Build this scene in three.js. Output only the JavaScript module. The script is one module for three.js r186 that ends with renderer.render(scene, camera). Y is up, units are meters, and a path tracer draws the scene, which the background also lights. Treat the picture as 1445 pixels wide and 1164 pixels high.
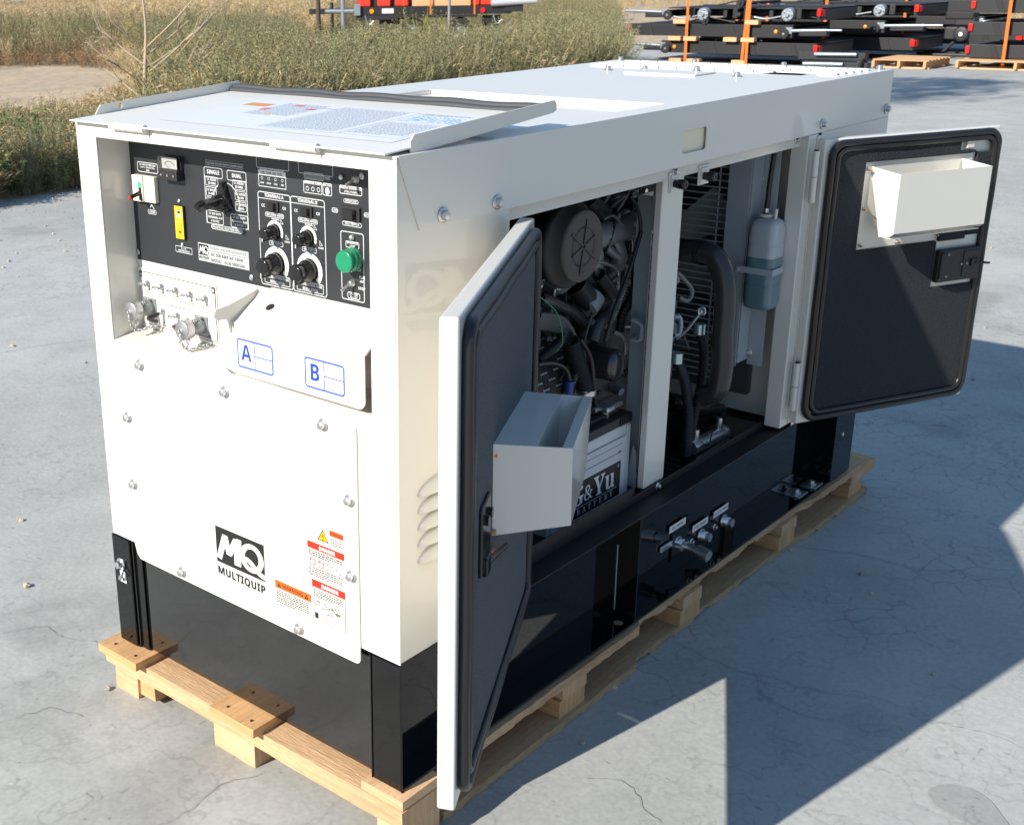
import * as THREE from 'three';
import { RoundedBoxGeometry } from 'three/addons/geometries/RoundedBoxGeometry.js';
import { mergeGeometries } from 'three/addons/utils/BufferGeometryUtils.js';

// ------------------------------------------------------------ camera, sky, sun, exposure
const scene = new THREE.Scene();
const camera = new THREE.PerspectiveCamera(37.956, 1878.7 / 1185.7, 0.05, 600);
camera.setViewOffset(1878.71, 1185.73, 433.71, 21.73, 1445, 1164);   // shifted lens
camera.position.set(1.269, 1.456, 1.45);
camera.rotation.set(THREE.MathUtils.degToRad(-19.415), THREE.MathUtils.degToRad(43.176), THREE.MathUtils.degToRad(-1.089), 'YXZ');
camera.focus = 2.7; camera.userData.fStop = 10;
camera.updateProjectionMatrix();
camera.updateMatrixWorld();

const SUN = new THREE.Vector3(-0.1575, 0.509, 0.8463).normalize();
// clear daylight sky, brighter and paler towards the horizon and round the sun
{
  const w = 512, h = 256, d = new Float32Array(w * h * 4), v = new THREE.Vector3();
  for (let j = 0; j < h; j++) for (let i = 0; i < w; i++) {
    const ph = (i + .5) / w * Math.PI * 2 - Math.PI, el = ((j + .5) / h - .5) * Math.PI;
    v.set(Math.cos(el) * Math.cos(ph), Math.sin(el), Math.cos(el) * Math.sin(ph));
    const g = Math.acos(Math.min(1, Math.max(-1, v.dot(SUN)))), t = Math.pow(Math.max(0, v.y), .5), k = (j * w + i) * 4;
    const glow = .55 * Math.exp(-g * 5) + .06 * Math.exp(-g * 1.6);
    const c = v.y >= 0 ? [.27 + (.055 - .27) * t, .37 + (.145 - .37) * t, .47 + (.31 - .47) * t] : [.17, .165, .15];
    d[k] = c[0] + (v.y >= 0 ? glow : 0); d[k + 1] = c[1] + (v.y >= 0 ? glow * .95 : 0); d[k + 2] = c[2] + (v.y >= 0 ? glow * .85 : 0); d[k + 3] = 1;
  }
  const t = new THREE.DataTexture(d, w, h, THREE.RGBAFormat, THREE.FloatType);
  t.mapping = THREE.EquirectangularReflectionMapping; t.magFilter = THREE.LinearFilter; t.needsUpdate = true;
  scene.background = t; scene.environment = t;
}

const sun = new THREE.DirectionalLight(new THREE.Color(1.0, 0.94, 0.85), 4.9);
sun.position.copy(SUN).multiplyScalar(40);
sun.castShadow = true;
sun.shadow.mapSize.set(4096, 4096);
Object.assign(sun.shadow.camera, { left: -30, right: 12, top: 30, bottom: -12, near: 1, far: 120 });
scene.add(sun, sun.target);

const renderer = new THREE.WebGLRenderer({ antialias: true });
renderer.toneMapping = THREE.LinearToneMapping;
renderer.toneMappingExposure = 1.58;
renderer.shadowMap.enabled = true;

// ------------------------------------------------------------ helpers
const GY = -0.13;                                     // the concrete; y = 0 is the top of the pallet
let seedState = 7;
function rnd() { seedState |= 0; seedState = seedState + 0x6D2B79F5 | 0; let t = Math.imul(seedState ^ seedState >>> 15, 1 | seedState); t = t + Math.imul(t ^ t >>> 7, 61 | t) ^ t; return ((t ^ t >>> 14) >>> 0) / 4294967296; }
const rr = (a, b) => a + (b - a) * rnd();
const pick = a => a[Math.floor(rnd() * a.length)];
const V = a => new THREE.Vector3(a[0], a[1], a[2]);
const clamp = (v, a, b) => Math.min(b, Math.max(a, v));
const smooth = (a, b, x) => { const t = clamp((x - a) / (b - a), 0, 1); return t * t * (3 - 2 * t); };

const taken = {};
function numbered(n) { const k = taken[n] || 0; taken[n] = k + 1; return k ? `${n}_${String(k).padStart(3, '0')}` : n; }
function flat(list) {                                  // one geometry out of several
  list = Array.isArray(list) ? list.flat(5) : [list];
  const gs = list.map(g => {
    g = g.index ? g.toNonIndexed() : g;
    for (const k of Object.keys(g.attributes)) if (!['position', 'normal', 'uv'].includes(k)) g.deleteAttribute(k);
    if (!g.attributes.normal) g.computeVertexNormals();
    if (!g.attributes.uv) g.setAttribute('uv', new THREE.Float32BufferAttribute(new Float32Array(g.attributes.position.count * 2), 2));
    return g;
  });
  return gs.length === 1 ? gs[0] : mergeGeometries(gs);
}
function metric(g, axis = 'x', off = 0) {              // uv in metres from the face's direction, u along the given axis
  g = flat(g);
  const p = g.attributes.position, n = g.attributes.normal, uv = new Float32Array(p.count * 2);
  for (let i = 0; i < p.count; i++) {
    const P = { x: p.getX(i), y: p.getY(i), z: p.getZ(i) }, N = { x: Math.abs(n.getX(i)), y: Math.abs(n.getY(i)), z: Math.abs(n.getZ(i)) };
    const main = N.x > N.y && N.x > N.z ? 'x' : N.y > N.z ? 'y' : 'z';
    let a, b;
    if (main === axis) { [a, b] = ['x', 'y', 'z'].filter(k => k !== axis); uv[2 * i] = P[a] * .12 + off; uv[2 * i + 1] = P[b] + off; continue; }
    a = axis; b = ['x', 'y', 'z'].find(k => k !== axis && k !== main);
    uv[2 * i] = P[a] + off; uv[2 * i + 1] = P[b] + off * 1.7;
  }
  g.setAttribute('uv', new THREE.BufferAttribute(uv, 2));
  return g;
}
function mesh(name, geo, mat, parent) {
  const m = new THREE.Mesh(flat(geo), mat);
  m.name = parent ? name : numbered(name);
  m.castShadow = m.receiveShadow = true;
  (parent || scene).add(m);
  return m;
}
function tag(o, label, category, group, kind) {
  if (label) o.userData.label = label;
  if (category) o.userData.category = category;
  if (group) o.userData.group = group;
  if (kind) o.userData.kind = kind;
  return o;
}
function thing(name, label, category, group) {
  const g = new THREE.Group(); g.name = numbered(name); scene.add(g);
  return tag(g, label, category, group);
}
function rebase(g, [x, y, z]) {                        // put the group's origin at the thing's base, keep its children where they are
  g.position.set(x, y, z);
  for (const c of g.children) { c.position.x -= x; c.position.y -= y; c.position.z -= z; }
  return g;
}
function sub(name, parent, pos = [0, 0, 0], rotY = 0) { const g = new THREE.Group(); g.name = name; g.position.set(...pos); g.rotation.y = rotY; parent.add(g); return g; }
function box(x0, x1, y0, y1, z0, z1, r = 0) {
  const w = x1 - x0, h = y1 - y0, d = z1 - z0;
  r = Math.min(r, Math.abs(w) * .49, Math.abs(h) * .49, Math.abs(d) * .49);
  const g = r > 0 ? new RoundedBoxGeometry(Math.abs(w), Math.abs(h), Math.abs(d), 2, r) : new THREE.BoxGeometry(Math.abs(w), Math.abs(h), Math.abs(d));
  g.translate((x0 + x1) / 2, (y0 + y1) / 2, (z0 + z1) / 2);
  return g;
}
function cyl(a, b, r0, r1 = r0, seg = 20, open = false) {
  const A = V(a), B = V(b), d = B.clone().sub(A), L = d.length();
  const g = new THREE.CylinderGeometry(r1, r0, L, seg, 1, open);
  g.applyQuaternion(new THREE.Quaternion().setFromUnitVectors(new THREE.Vector3(0, 1, 0), d.normalize()));
  g.translate((A.x + B.x) / 2, (A.y + B.y) / 2, (A.z + B.z) / 2);
  return g;
}
function aim(g, pos, dir) {                            // geometry made along +y, turned to dir
  g = g.clone();
  g.applyQuaternion(new THREE.Quaternion().setFromUnitVectors(new THREE.Vector3(0, 1, 0), V(dir).normalize()));
  return g.translate(...pos);
}
function lathe(prof, seg = 28) { return new THREE.LatheGeometry(prof.map(p => new THREE.Vector2(p[0], p[1])), seg); }
function tube(pts, r, o = {}) {                        // swept round hose; o.pitch makes it corrugated
  const c = new THREE.CatmullRomCurve3(pts.map(V), !!o.closed, 'centripetal');
  const L = c.getLength();
  const n = o.n || (o.pitch ? Math.max(8, Math.round(L / o.pitch) * 4) : Math.max(8, Math.round(L / (o.step || .015))));
  const g = new THREE.TubeGeometry(c, n, r, o.rad || 12, !!o.closed);
  if (o.pitch) {
    const p = g.attributes.position, R = (o.rad || 12) + 1;
    for (let i = 0; i <= n; i++) {
      const C = c.getPointAt(i / n), k = [0.80, 1, 1, 0.80][i % 4];
      for (let j = 0; j < R; j++) { const q = i * R + j; p.setXYZ(q, C.x + (p.getX(q) - C.x) * k, C.y + (p.getY(q) - C.y) * k, C.z + (p.getZ(q) - C.z) * k); }
    }
    g.computeVertexNormals();
  }
  return g;
}
function shape(pts, holes = []) {
  const s = new THREE.Shape(pts.map(p => new THREE.Vector2(p[0], p[1])));
  for (const h of holes) s.holes.push(new THREE.Path(h.map(p => new THREE.Vector2(p[0], p[1]))));
  return s;
}
function roundRect(x0, x1, y0, y1, r, n = 5) {
  const out = [];
  for (const [cx, cy, a] of [[x1 - r, y1 - r, 0], [x0 + r, y1 - r, 90], [x0 + r, y0 + r, 180], [x1 - r, y0 + r, 270]])
    for (let i = 0; i <= n; i++) { const t = (a + 90 * i / n) * Math.PI / 180; out.push([cx + r * Math.cos(t), cy + r * Math.sin(t)]); }
  return out;
}
const extr = (s, d, bevel = 0) => new THREE.ExtrudeGeometry(s, bevel ? { depth: d - 2 * bevel, bevelEnabled: true, bevelThickness: bevel, bevelSize: bevel, bevelOffset: -bevel, bevelSegments: 2, curveSegments: 8 } : { depth: d, bevelEnabled: false, curveSegments: 8 });
function plate(pts, z, d, holes, bevel = .0008) { return extr(shape(pts, holes), d, bevel).translate(0, 0, z + bevel); }   // in the xy plane, front at z + d
function sidePlate(pts, x, d, holes, bevel = .0008) {   // pts are [z, y]; the plate lies between x and x + d
  const f = a => a.map(([z, y]) => [-z, y]);
  const g = plate(f(pts), 0, d, (holes || []).map(f), bevel);
  g.rotateY(Math.PI / 2); g.translate(x, 0, 0);
  return g;
}
const quadXY = (x0, x1, y0, y1, z) => new THREE.PlaneGeometry(x1 - x0, y1 - y0).translate((x0 + x1) / 2, (y0 + y1) / 2, z);

// ------------------------------------------------------------ textures
const hash = (x, y, s) => { let h = Math.imul(x | 0, 374761393) ^ Math.imul(y | 0, 668265263) ^ Math.imul(s | 0, 1274126177); h = Math.imul(h ^ h >>> 13, 1274126177); h ^= h >>> 16; return (h >>> 0) / 4294967296; };
function vnoise(x, y, per, s) {                        // value noise, tileable with period per
  const x0 = Math.floor(x), y0 = Math.floor(y), fx = x - x0, fy = y - y0, m = v => ((v % per) + per) % per;
  const a = hash(m(x0), m(y0), s), b = hash(m(x0 + 1), m(y0), s), c = hash(m(x0), m(y0 + 1), s), d = hash(m(x0 + 1), m(y0 + 1), s);
  const u = fx * fx * (3 - 2 * fx), v = fy * fy * (3 - 2 * fy);
  return a + (b - a) * u + (c - a) * v + (a - b - c + d) * u * v;
}
function fbm(x, y, per, oct, s) { let a = 0, w = .5, t = 0; for (let o = 0; o < oct; o++) { a += w * vnoise(x, y, per, s + o); t += w; x *= 2; y *= 2; per *= 2; w *= .55; } return a / t; }
function voro(x, y, per, s) {                          // distance to the nearest cell border, tileable
  const xi = Math.floor(x), yi = Math.floor(y); let f1 = 9, f2 = 9;
  for (let j = -1; j <= 1; j++) for (let i = -1; i <= 1; i++) {
    const cx = xi + i, cy = yi + j, mx = ((cx % per) + per) % per, my = ((cy % per) + per) % per;
    const dx = cx + hash(mx, my, s) - x, dy = cy + hash(mx, my, s + 9) - y, d = Math.sqrt(dx * dx + dy * dy);
    if (d < f1) { f2 = f1; f1 = d; } else if (d < f2) f2 = d;
  }
  return f2 - f1;
}
function dataTex(w, h, fn, srgb) {
  const a = new Uint8Array(w * h * 4);
  for (let y = 0; y < h; y++) for (let x = 0; x < w; x++) { const c = fn(x / w, y / h), k = (y * w + x) * 4; a[k] = clamp(c[0], 0, 255); a[k + 1] = clamp(c[1], 0, 255); a[k + 2] = clamp(c[2], 0, 255); a[k + 3] = 255; }
  const t = new THREE.DataTexture(a, w, h);
  t.wrapS = t.wrapT = THREE.RepeatWrapping; t.magFilter = THREE.LinearFilter; t.minFilter = THREE.LinearMipmapLinearFilter; t.generateMipmaps = true;
  if (srgb) t.colorSpace = THREE.SRGBColorSpace;
  t.needsUpdate = true;
  return t;
}
function canvasTex(w, h, draw) {
  const c = document.createElement('canvas'); c.width = w; c.height = h;
  draw(c.getContext('2d'), w, h);
  const t = new THREE.CanvasTexture(c); t.colorSpace = THREE.SRGBColorSpace; t.anisotropy = 8;
  return t;
}
const toS = v => 255 * (v <= .0031308 ? 12.92 * v : 1.055 * Math.pow(v, 1 / 2.4) - .055);
const lin = (r, g, b) => new THREE.Color().setRGB(r, g, b);
const grey = v => [v, v, v];

// concrete: 5 m tile, mottled, with a fine net of hairline crazing
const concreteField = (u, v) => {
  const wx = u + .016 * (fbm(u * 50, v * 50, 50, 3, 61) - .5), wy = v + .016 * (fbm(u * 50, v * 50, 50, 3, 67) - .5);
  const area = smooth(.36, .58, fbm(u * 5, v * 5, 5, 3, 71));
  const e1 = voro(wx * 60, wy * 60, 60, 31), e2 = voro(wx * 17, wy * 17, 17, 37);
  const c1 = (1 - smooth(.0, .08, e1)) * area * smooth(.38, .62, fbm(u * 30, v * 30, 30, 2, 73));
  const c2 = (1 - smooth(.0, .012, e2)) * smooth(.55, .7, fbm(u * 9, v * 9, 9, 2, 79)) * .5;
  return { c: c1 * .8, area };
};
const concreteMap = dataTex(2048, 2048, (u, v) => {
  const { c } = concreteField(u, v);
  const big = fbm(u * 4, v * 4, 4, 5, 11) - .5, mid = fbm(u * 30, v * 30, 30, 4, 17) - .5, fine = vnoise(u * 700, v * 700, 700, 23) - .5, grit = vnoise(u * 1500, v * 1500, 1500, 29);
  const vein = (n, s, lo) => smooth(lo, 1, 1 - Math.abs(2 * fbm(u * n, v * n, n, 5, s) - 1));
  const m1 = smooth(.48, .66, fbm(u * 7, v * 7, 7, 3, 119)), m2 = smooth(.5, .68, fbm(u * 16, v * 16, 16, 3, 127));
  let k = .37 * (1 + .34 * big + .24 * mid + .16 * fine);
  k *= 1 - .12 * vein(13, 131, .975) * m1 - .17 * vein(34, 137, .95) * m2 - .20 * vein(80, 139, .92) * m1;
  const blot = smooth(.62, .8, fbm(u * 10, v * 10, 10, 5, 41)); k *= 1 - .20 * blot;
  const spot = smooth(.95, .98, vnoise(u * 300, v * 300, 300, 47)); k *= 1 - .3 * spot;
  if (grit > .95) k *= .86;
  k *= 1 - .36 * c;
  const w = .03 * (fbm(u * 3, v * 3, 3, 2, 53) - .45);
  return [toS(k * (.995 + w)), toS(k * 1.005), toS(k * (.95 - w))];
}, true);
const concreteBump = dataTex(1024, 1024, (u, v) => { const { c } = concreteField(u, v); const k = 150 + 50 * (fbm(u * 90, v * 90, 90, 3, 83) - .5) + 60 * (vnoise(u * 380, v * 380, 380, 89) - .5) - 50 * c; return grey(k); });
const dirtMap = dataTex(1024, 1024, (u, v) => {
  const a = fbm(u * 6, v * 6, 6, 5, 101), b = fbm(u * 60, v * 60, 60, 3, 103), s = smooth(.45, .65, a), p = vnoise(u * 400, v * 400, 400, 107) > .9 ? .75 : 1;
  const k = (.78 + .5 * (b - .5)) * p;
  return [toS((.52 + .06 * s) * k), toS((.41 + .04 * s) * k), toS((.28 + .02 * s) * k)];
}, true);
// timber: u along the grain, 1.2 m x 0.15 m tile
const woodMap = dataTex(1024, 256, (u, v) => {
  const warp = fbm(u * 3, v * 2, 3, 3, 201) * .5 + .04 * vnoise(u * 24, v * 6, 24, 203);
  const ring = .5 + .5 * Math.sin((v * 9 + warp * 7) * Math.PI * 2 * .9);
  const fib = vnoise(u * 60, v * 250, 60, 207), big = fbm(u * 4, v * 4, 4, 3, 211) - .5;
  const sawn = vnoise(u * 90, v * 20, 90, 219) - .5; let k = .86 - .09 * Math.pow(ring, 3) + .17 * (fib - .5) + .46 * big + .14 * sawn;
  let dx = (u - .37) * 8, dy = (v - .55) * 1; const kn = Math.sqrt(dx * dx + dy * dy * 36);
  if (kn < .22) k *= .6 + 1.6 * kn;
  return [toS(.62 * k), toS(.43 * k * (.97 + .05 * big)), toS(.255 * k * (.95 + .1 * big))];
}, true);
const woodBump = dataTex(512, 256, (u, v) => grey(128 + 110 * (vnoise(u * 60, v * 200, 60, 207) - .5) + 60 * (vnoise(u * 12, v * 60, 12, 217) - .5)));
const foamBump = dataTex(256, 256, (u, v) => grey(128 + 180 * (vnoise(u * 100, v * 100, 100, 301) - .5)));
const peelBump = dataTex(512, 512, (u, v) => grey(128 + 90 * (fbm(u * 40, v * 40, 40, 2, 311) - .5) + 70 * (vnoise(u * 14, v * 14, 14, 313) - .5)));
function panel4(a, b, c, d, t) {                        // a thin flat sheet between four corners
  const A = V(a), n = V(b).sub(A).cross(V(d).sub(A)).normalize().multiplyScalar(t), P = [a, b, c, d].map(V), Q = P.map(p => p.clone().add(n)), pos = [], f = (...k) => { for (const i of [0, 1, 2, 0, 2, 3]) pos.push(k[i].x, k[i].y, k[i].z); };
  f(Q[0], Q[1], Q[2], Q[3]); f(P[3], P[2], P[1], P[0]); for (let i = 0; i < 4; i++) { const j = (i + 1) % 4; f(P[i], P[j], Q[j], Q[i]); }
  const g = new THREE.BufferGeometry(); g.setAttribute('position', new THREE.Float32BufferAttribute(pos, 3)); g.computeVertexNormals(); const N = g.attributes.normal; for (let i = 0; i < N.count; i += 6) { const m = new THREE.Vector3(); for (let k = 0; k < 6; k++) m.add(new THREE.Vector3().fromBufferAttribute(N, i + k)); m.normalize(); for (let k = 0; k < 6; k++) N.setXYZ(i + k, m.x, m.y, m.z); } return g;
}
const rep = (t, x, y) => { const c = t.clone(); c.repeat.set(x, y); c.needsUpdate = true; return c; };

// ------------------------------------------------------------ materials
const std = (c, rough, o = {}) => new THREE.MeshStandardMaterial({ color: lin(...c), roughness: rough, ...o });
const phys = (c, rough, o = {}) => new THREE.MeshPhysicalMaterial({ color: lin(...c), roughness: rough, ...o });
const M = {
  white: phys([.70, .67, .60], .35, { clearcoat: .8, clearcoatRoughness: .05, side: THREE.DoubleSide, bumpMap: rep(peelBump, 4, 4), bumpScale: .00012 }),
  roof: phys([.74, .72, .67], .35, { clearcoat: .3, clearcoatRoughness: .04, side: THREE.DoubleSide, bumpMap: rep(peelBump, 4, 4), bumpScale: .0001 }),
  whiteIn: phys([.70, .67, .60], .4, { clearcoat: .4, clearcoatRoughness: .15, side: THREE.DoubleSide }),
  black: phys([.004, .004, .0045], .4, { specularIntensity: 0, clearcoat: 1, clearcoatRoughness: .03, side: THREE.DoubleSide }),
  blackFront: phys([.006, .006, .0065], .12, { clearcoat: 1, clearcoatRoughness: .03 }),
  panel: std([.022, .024, .027], .45),
  foam: std([.021, .024, .029], .95, { bumpMap: rep(foamBump, 6, 6), bumpScale: .004 }),
  rubber: std([.012, .012, .013], .34),
  hose: std([.014, .014, .015], .5),
  hoseGloss: std([.032, .033, .035], .24),
  zinc: std([.62, .62, .62], .3, { metalness: .9 }),
  steel: std([.5, .5, .5], .38, { metalness: .9 }),
  brass: std([.6, .33, .12], .4, { metalness: .8 }),
  engine: std([.085, .09, .092], .45, { metalness: .2 }),
  engineGrey: std([.27, .285, .295], .36, { metalness: .3 }),
  foamLight: std([.088, .096, .108], .95, { bumpMap: rep(foamBump, 6, 6), bumpScale: .004 }),
  blackSatin: std([.010, .010, .011], .5, { side: THREE.DoubleSide }),
  greySteel: phys([.36, .40, .43], .4, { clearcoat: .3, clearcoatRoughness: .2 }),
  plasticBlack: std([.012, .012, .013], .18),
  plasticMat: std([.02, .018, .018], .5),
  cap: std([.07, .058, .054], .6),
  ivory: std([.72, .66, .55], .4),
  green: phys([.006, .22, .10], .25, { clearcoat: .5 }),
  yellow: std([.80, .56, .02], .4),
  red: std([.6, .03, .03], .4),
  wood: [[1.02, .95, .88], [1.02, .86, .66], [.84, .78, .72], [1.12, 1.06, 1.0]].map(c => std(c, .75, { map: rep(woodMap, 1 / 1.2, 1 / .15), bumpMap: rep(woodBump, 1 / .6, 1 / .12), bumpScale: .0018 })),
  woodRaw: std([.5, .31, .15], .85, { bumpMap: rep(woodBump, 4, 4), bumpScale: .004 }),
  concrete: std([1, 1, 1], .85, { map: rep(concreteMap, 1 / 5, 1 / 5), bumpMap: rep(concreteBump, 1 / 5, 1 / 5), bumpScale: .0022 }),
  dirt: std([1, 1, 1], 1, { map: rep(dirtMap, 1 / 6, 1 / 6) }),
  crack: std([.24, .236, .228], 1),
  stain: std([.20, .20, .195], .8, { map: rep(concreteMap, 1 / 5, 1 / 5), color: lin(.80, .80, .81) }),
};


// ============================================================ THE SETTING
function groundSheet(name, pts, y, mat, hole) {        // pts are [x, z]
  const g = new THREE.ShapeGeometry(shape(pts.map(([x, z]) => [x, -z])));
  g.rotateX(-Math.PI / 2); g.translate(0, y, 0);
  const p = g.attributes.position, uv = g.attributes.uv;
  for (let i = 0; i < p.count; i++) uv.setXY(i, p.getX(i), p.getZ(i));
  return tag(mesh(name, g, mat), null, null, null, 'structure');
}
groundSheet('dirt_field', [[-260, 200], [200, 200], [200, -260], [-260, -260]], GY - .012, M.dirt);
// the yard slab, its edge slightly ragged where the weeds begin
const edge = [];
for (let z = 30; z > -15.4; z -= .25) edge.push([-7.06 + .05 * (hash(Math.round(z * 4), 1, 5) - .5) + .04 * Math.sin(z * 1.3), z]);
for (let i = 0; i <= 20; i++) edge.push([-7.06 - i * .27, -15.4 - i * .2]);
groundSheet('concrete_yard', [[60, 30], ...edge, [-13.6, -26.5], [60, -26.5]], GY, M.concrete);

// hairline cracks: thin irregular ribbons in the slab
function crack(pts, w) {
  const c = new THREE.CatmullRomCurve3(pts.map(([x, y, z]) => new THREE.Vector3(x, 0, z))), L = c.getLength(), n = Math.round(L / .012), pos = [], idx = [];
  let off = 0;
  for (let i = 0; i <= n; i++) {
    const q = c.getPointAt(i / n), t = c.getTangentAt(i / n); off = off * .93 + rr(-.004, .004);
    const ww = w * (.25 + 1.1 * rnd() * vnoise(i * .09, 3, 999, 5)) * smooth(0, .05, i / n) * (1 - smooth(.95, 1, i / n)) + .0002;
    const x = q.x - t.z * off * 2, z = q.z + t.x * off * 2;
    pos.push(x - t.z * ww, GY + .003, z + t.x * ww, x + t.z * ww, GY + .003, z - t.x * ww);
    if (i < n) { const k = i * 2; idx.push(k, k + 2, k + 1, k + 1, k + 2, k + 3); }
  }
  const g = new THREE.BufferGeometry(); g.setAttribute('position', new THREE.Float32BufferAttribute(pos, 3)); g.setIndex(idx); g.computeVertexNormals();
  tag(mesh('pavement_crack', g, M.crack), null, null, null, 'structure');
}
crack([[-3.546, -0.130, -1.172], [-3.514, -0.130, -1.295], [-3.470, -0.130, -1.489], [-3.411, -0.130, -1.702]], .0015);
crack([[-1.317, -0.130, 0.061], [-1.276, -0.130, -0.018], [-1.128, -0.130, -0.047], [-1.045, -0.130, -0.074]], .0009);
crack([[-0.419, -0.130, 0.273], [-0.409, -0.130, 0.218], [-0.412, -0.130, 0.121], [-0.407, -0.130, 0.067], [-0.382, -0.130, 0.005]], .0009);
crack([[-0.948, -0.130, 0.253], [-0.923, -0.130, 0.174], [-0.838, -0.130, 0.137]], .0013);
crack([[0.011, -0.130, -1.031], [0.195, -0.130, -1.025], [0.359, -0.130, -1.047], [0.468, -0.130, -1.104], [0.578, -0.130, -1.105], [0.782, -0.130, -1.133]], .0009);
crack([[-0.004, -0.130, -1.740], [0.142, -0.130, -1.788], [0.319, -0.130, -1.842], [0.567, -0.130, -1.897]], .0013);
crack([[0.137, -0.130, -0.411], [0.221, -0.130, -0.438], [0.272, -0.130, -0.422], [0.330, -0.130, -0.390]], .0009);
crack([[-0.061, -0.130, -3.581], [0.021, -0.130, -3.615], [0.075, -0.130, -3.649]], .0009);
crack([[0.240, -0.130, -0.970], [0.354, -0.130, -0.946], [0.439, -0.130, -0.976]], .0009);

// a damp stain with a hard lobed rim
{
  const c = [0.755, -0.130, -0.853], pts = [];
  const rim = [[0.686, -0.130, -0.839], [0.694, -0.130, -0.875], [0.720, -0.130, -0.901], [0.756, -0.130, -0.908], [0.788, -0.130, -0.893], [0.815, -0.130, -0.865], [0.843, -0.130, -0.827], [0.812, -0.130, -0.800], [0.772, -0.130, -0.792], [0.738, -0.130, -0.797], [0.705, -0.130, -0.815]];
  groundSheet('damp_stain', new THREE.CatmullRomCurve3(rim.map(V), true).getPoints(60).map(p => [p.x, p.z]), GY + .002, M.stain);
}

// ============================================================ THE PALLET
{
  const G = thing('wooden_pallet', 'pale timber shipping pallet with ragged boards under the white generator', 'pallet');
  const W = (name, x0, x1, y0, y1, z0, z1, ax, k, ragged) => {
    let g = new THREE.BoxGeometry(x1 - x0, y1 - y0, z1 - z0, ax === 'x' ? 60 : 2, 2, ax === 'z' ? 240 : 2).translate((x0 + x1) / 2, (y0 + y1) / 2, (z0 + z1) / 2);
    const p = g.attributes.position;
    for (let i = 0; i < p.count; i++) {
      const x = p.getX(i), y = p.getY(i), z = p.getZ(i), a = ax === 'x' ? x : z;
      const ed = Math.abs(y - y0) < 1e-4 || Math.abs(y - y1) < 1e-4 ? 1 : 0;
      let dy = .0016 * (fbm(a * 9, y * 50, 999, 2, 401 + k) - .5), dn = .003 * (fbm(a * 14, y * 60, 999, 2, 411 + k) - .5) * (ed ? 1.4 : 1);
      if (ragged) {                                     // torn, splintered outer edge
        const out = ragged > 0 ? x > x1 - 1e-4 : x < x0 + 1e-4;
        if (out) { dn -= .016 * smooth(.60, .68, vnoise(a * 3.1, k, 999, 421)) + .004 * vnoise(a * 70, y * 200, 999, 423) * (y < y1 - 1e-4 ? 1.6 : .8); if (y < y0 + 1e-4) dy += .007 * smooth(.55, .7, fbm(a * 14, k, 999, 2, 431)); }
      }
      if (ax === 'x') p.setXYZ(i, x, y + dy, z + dn); else p.setXYZ(i, x + dn, y + dy, z);
    }
    g.computeVertexNormals();
    return mesh(name, metric(g, ax, rr(0, 3)), M.wood[k % 4], G);
  };
  // front lead board and the small pads nailed on it
  W('lead_board', -.905, .022, -.064, -.022, -.115, .022, 'x', 0);
  const nails = [];
  const pad = (x0, x1, z0, z1, k) => { W('pad', x0, x1, -.0215, -.001, z0, z1, 'z', k); for (const [a, b] of [[.2, .2], [.75, .25], [.25, .78], [.8, .8]]) nails.push([x0 + (x1 - x0) * a, 0, z0 + (z1 - z0) * b]); };
  pad(-.893, -.752, -.06, .047, 1); pad(-.500, -.362, -.06, .046, 1); pad(-.085, .020, -.095, .018, 3);
  for (const n of nails) mesh('nail', cyl([n[0], -.003, n[2]], [n[0], .0006, n[2]], .003, .003, 8), M.plasticMat, G);
  // front blocks
  for (const [x0, x1, k] of [[-.885, -.80, 0], [-.53, -.40, 3], [-.05, .012, 3]]) { W('block', x0, x1, -.13, -.066, -.10, .012, 'x', k); }
  W('block', -.80, -.745, -.118, -.066, -.10, .006, 'x', 1);
  // long top board under the right rail, ragged outside; blocks in two layers; bottom board on the ground
  W('deck_board', -.13, .012, -.026, -.003, -2.215, -.118, 'z', 2, 1);
  for (const z of [-.585, -1.12, -1.68, -2.17]) { W('block', -.13, .002, -.062, -.028, z - .05, z + .045, 'x', 0); W('block', -.135, -.001, -.107, -.064, z - .05, z + .05, 'x', 1); }
  W('bottom_board', -.15, .010, -.129, -.108, -2.25, -.118, 'z', 2, 1);
  // the left rail and the middle one, mostly hidden
  for (const x of [-.90, -.50]) { W('deck_board', x, x + .13, -.026, -.003, -2.2, -.118, 'z', 3); for (const z of [-.585, -1.12, -1.68, -2.17]) W('block', x, x + .12, -.107, -.028, z - .05, z + .05, 'x', 0); W('bottom_board', x, x + .13, -.129, -.108, -2.25, -.118, 'z', 0); }
  W('lead_board', -.905, .0, -.064, -.028, -2.31, -2.22, 'x', 1);
  rebase(G, [-.43, GY, -1.1]);
}


// ============================================================ THE GENERATOR
const GEN = thing('welding_generator', 'white welder generator with both side doors open on a timber pallet', 'generator');
const part = (name, geo, mat, parent = GEN) => mesh(name, geo, mat, parent);
// hexagon flange bolt along +y, head up
const boltGeo = flat([lathe([[0, 0], [.0115, 0], [.0115, .002], [.0085, .003], [0, .003]], 20), new THREE.CylinderGeometry(.0072, .0076, .0075, 6).translate(0, .0065, 0), lathe([[.0066, .010], [.0045, .0114], [0, .0114]], 6)]);
const bolt = (pos, dir, parent = GEN, s = 1, mat = M.zinc, name = 'bolt') => { const m = part(name, boltGeo, mat, parent); m.quaternion.setFromUnitVectors(new THREE.Vector3(0, 1, 0), V(dir).normalize()); m.position.set(...pos); m.scale.setScalar(s); m.rotateY(rr(0, 3)); return m; };

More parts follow.
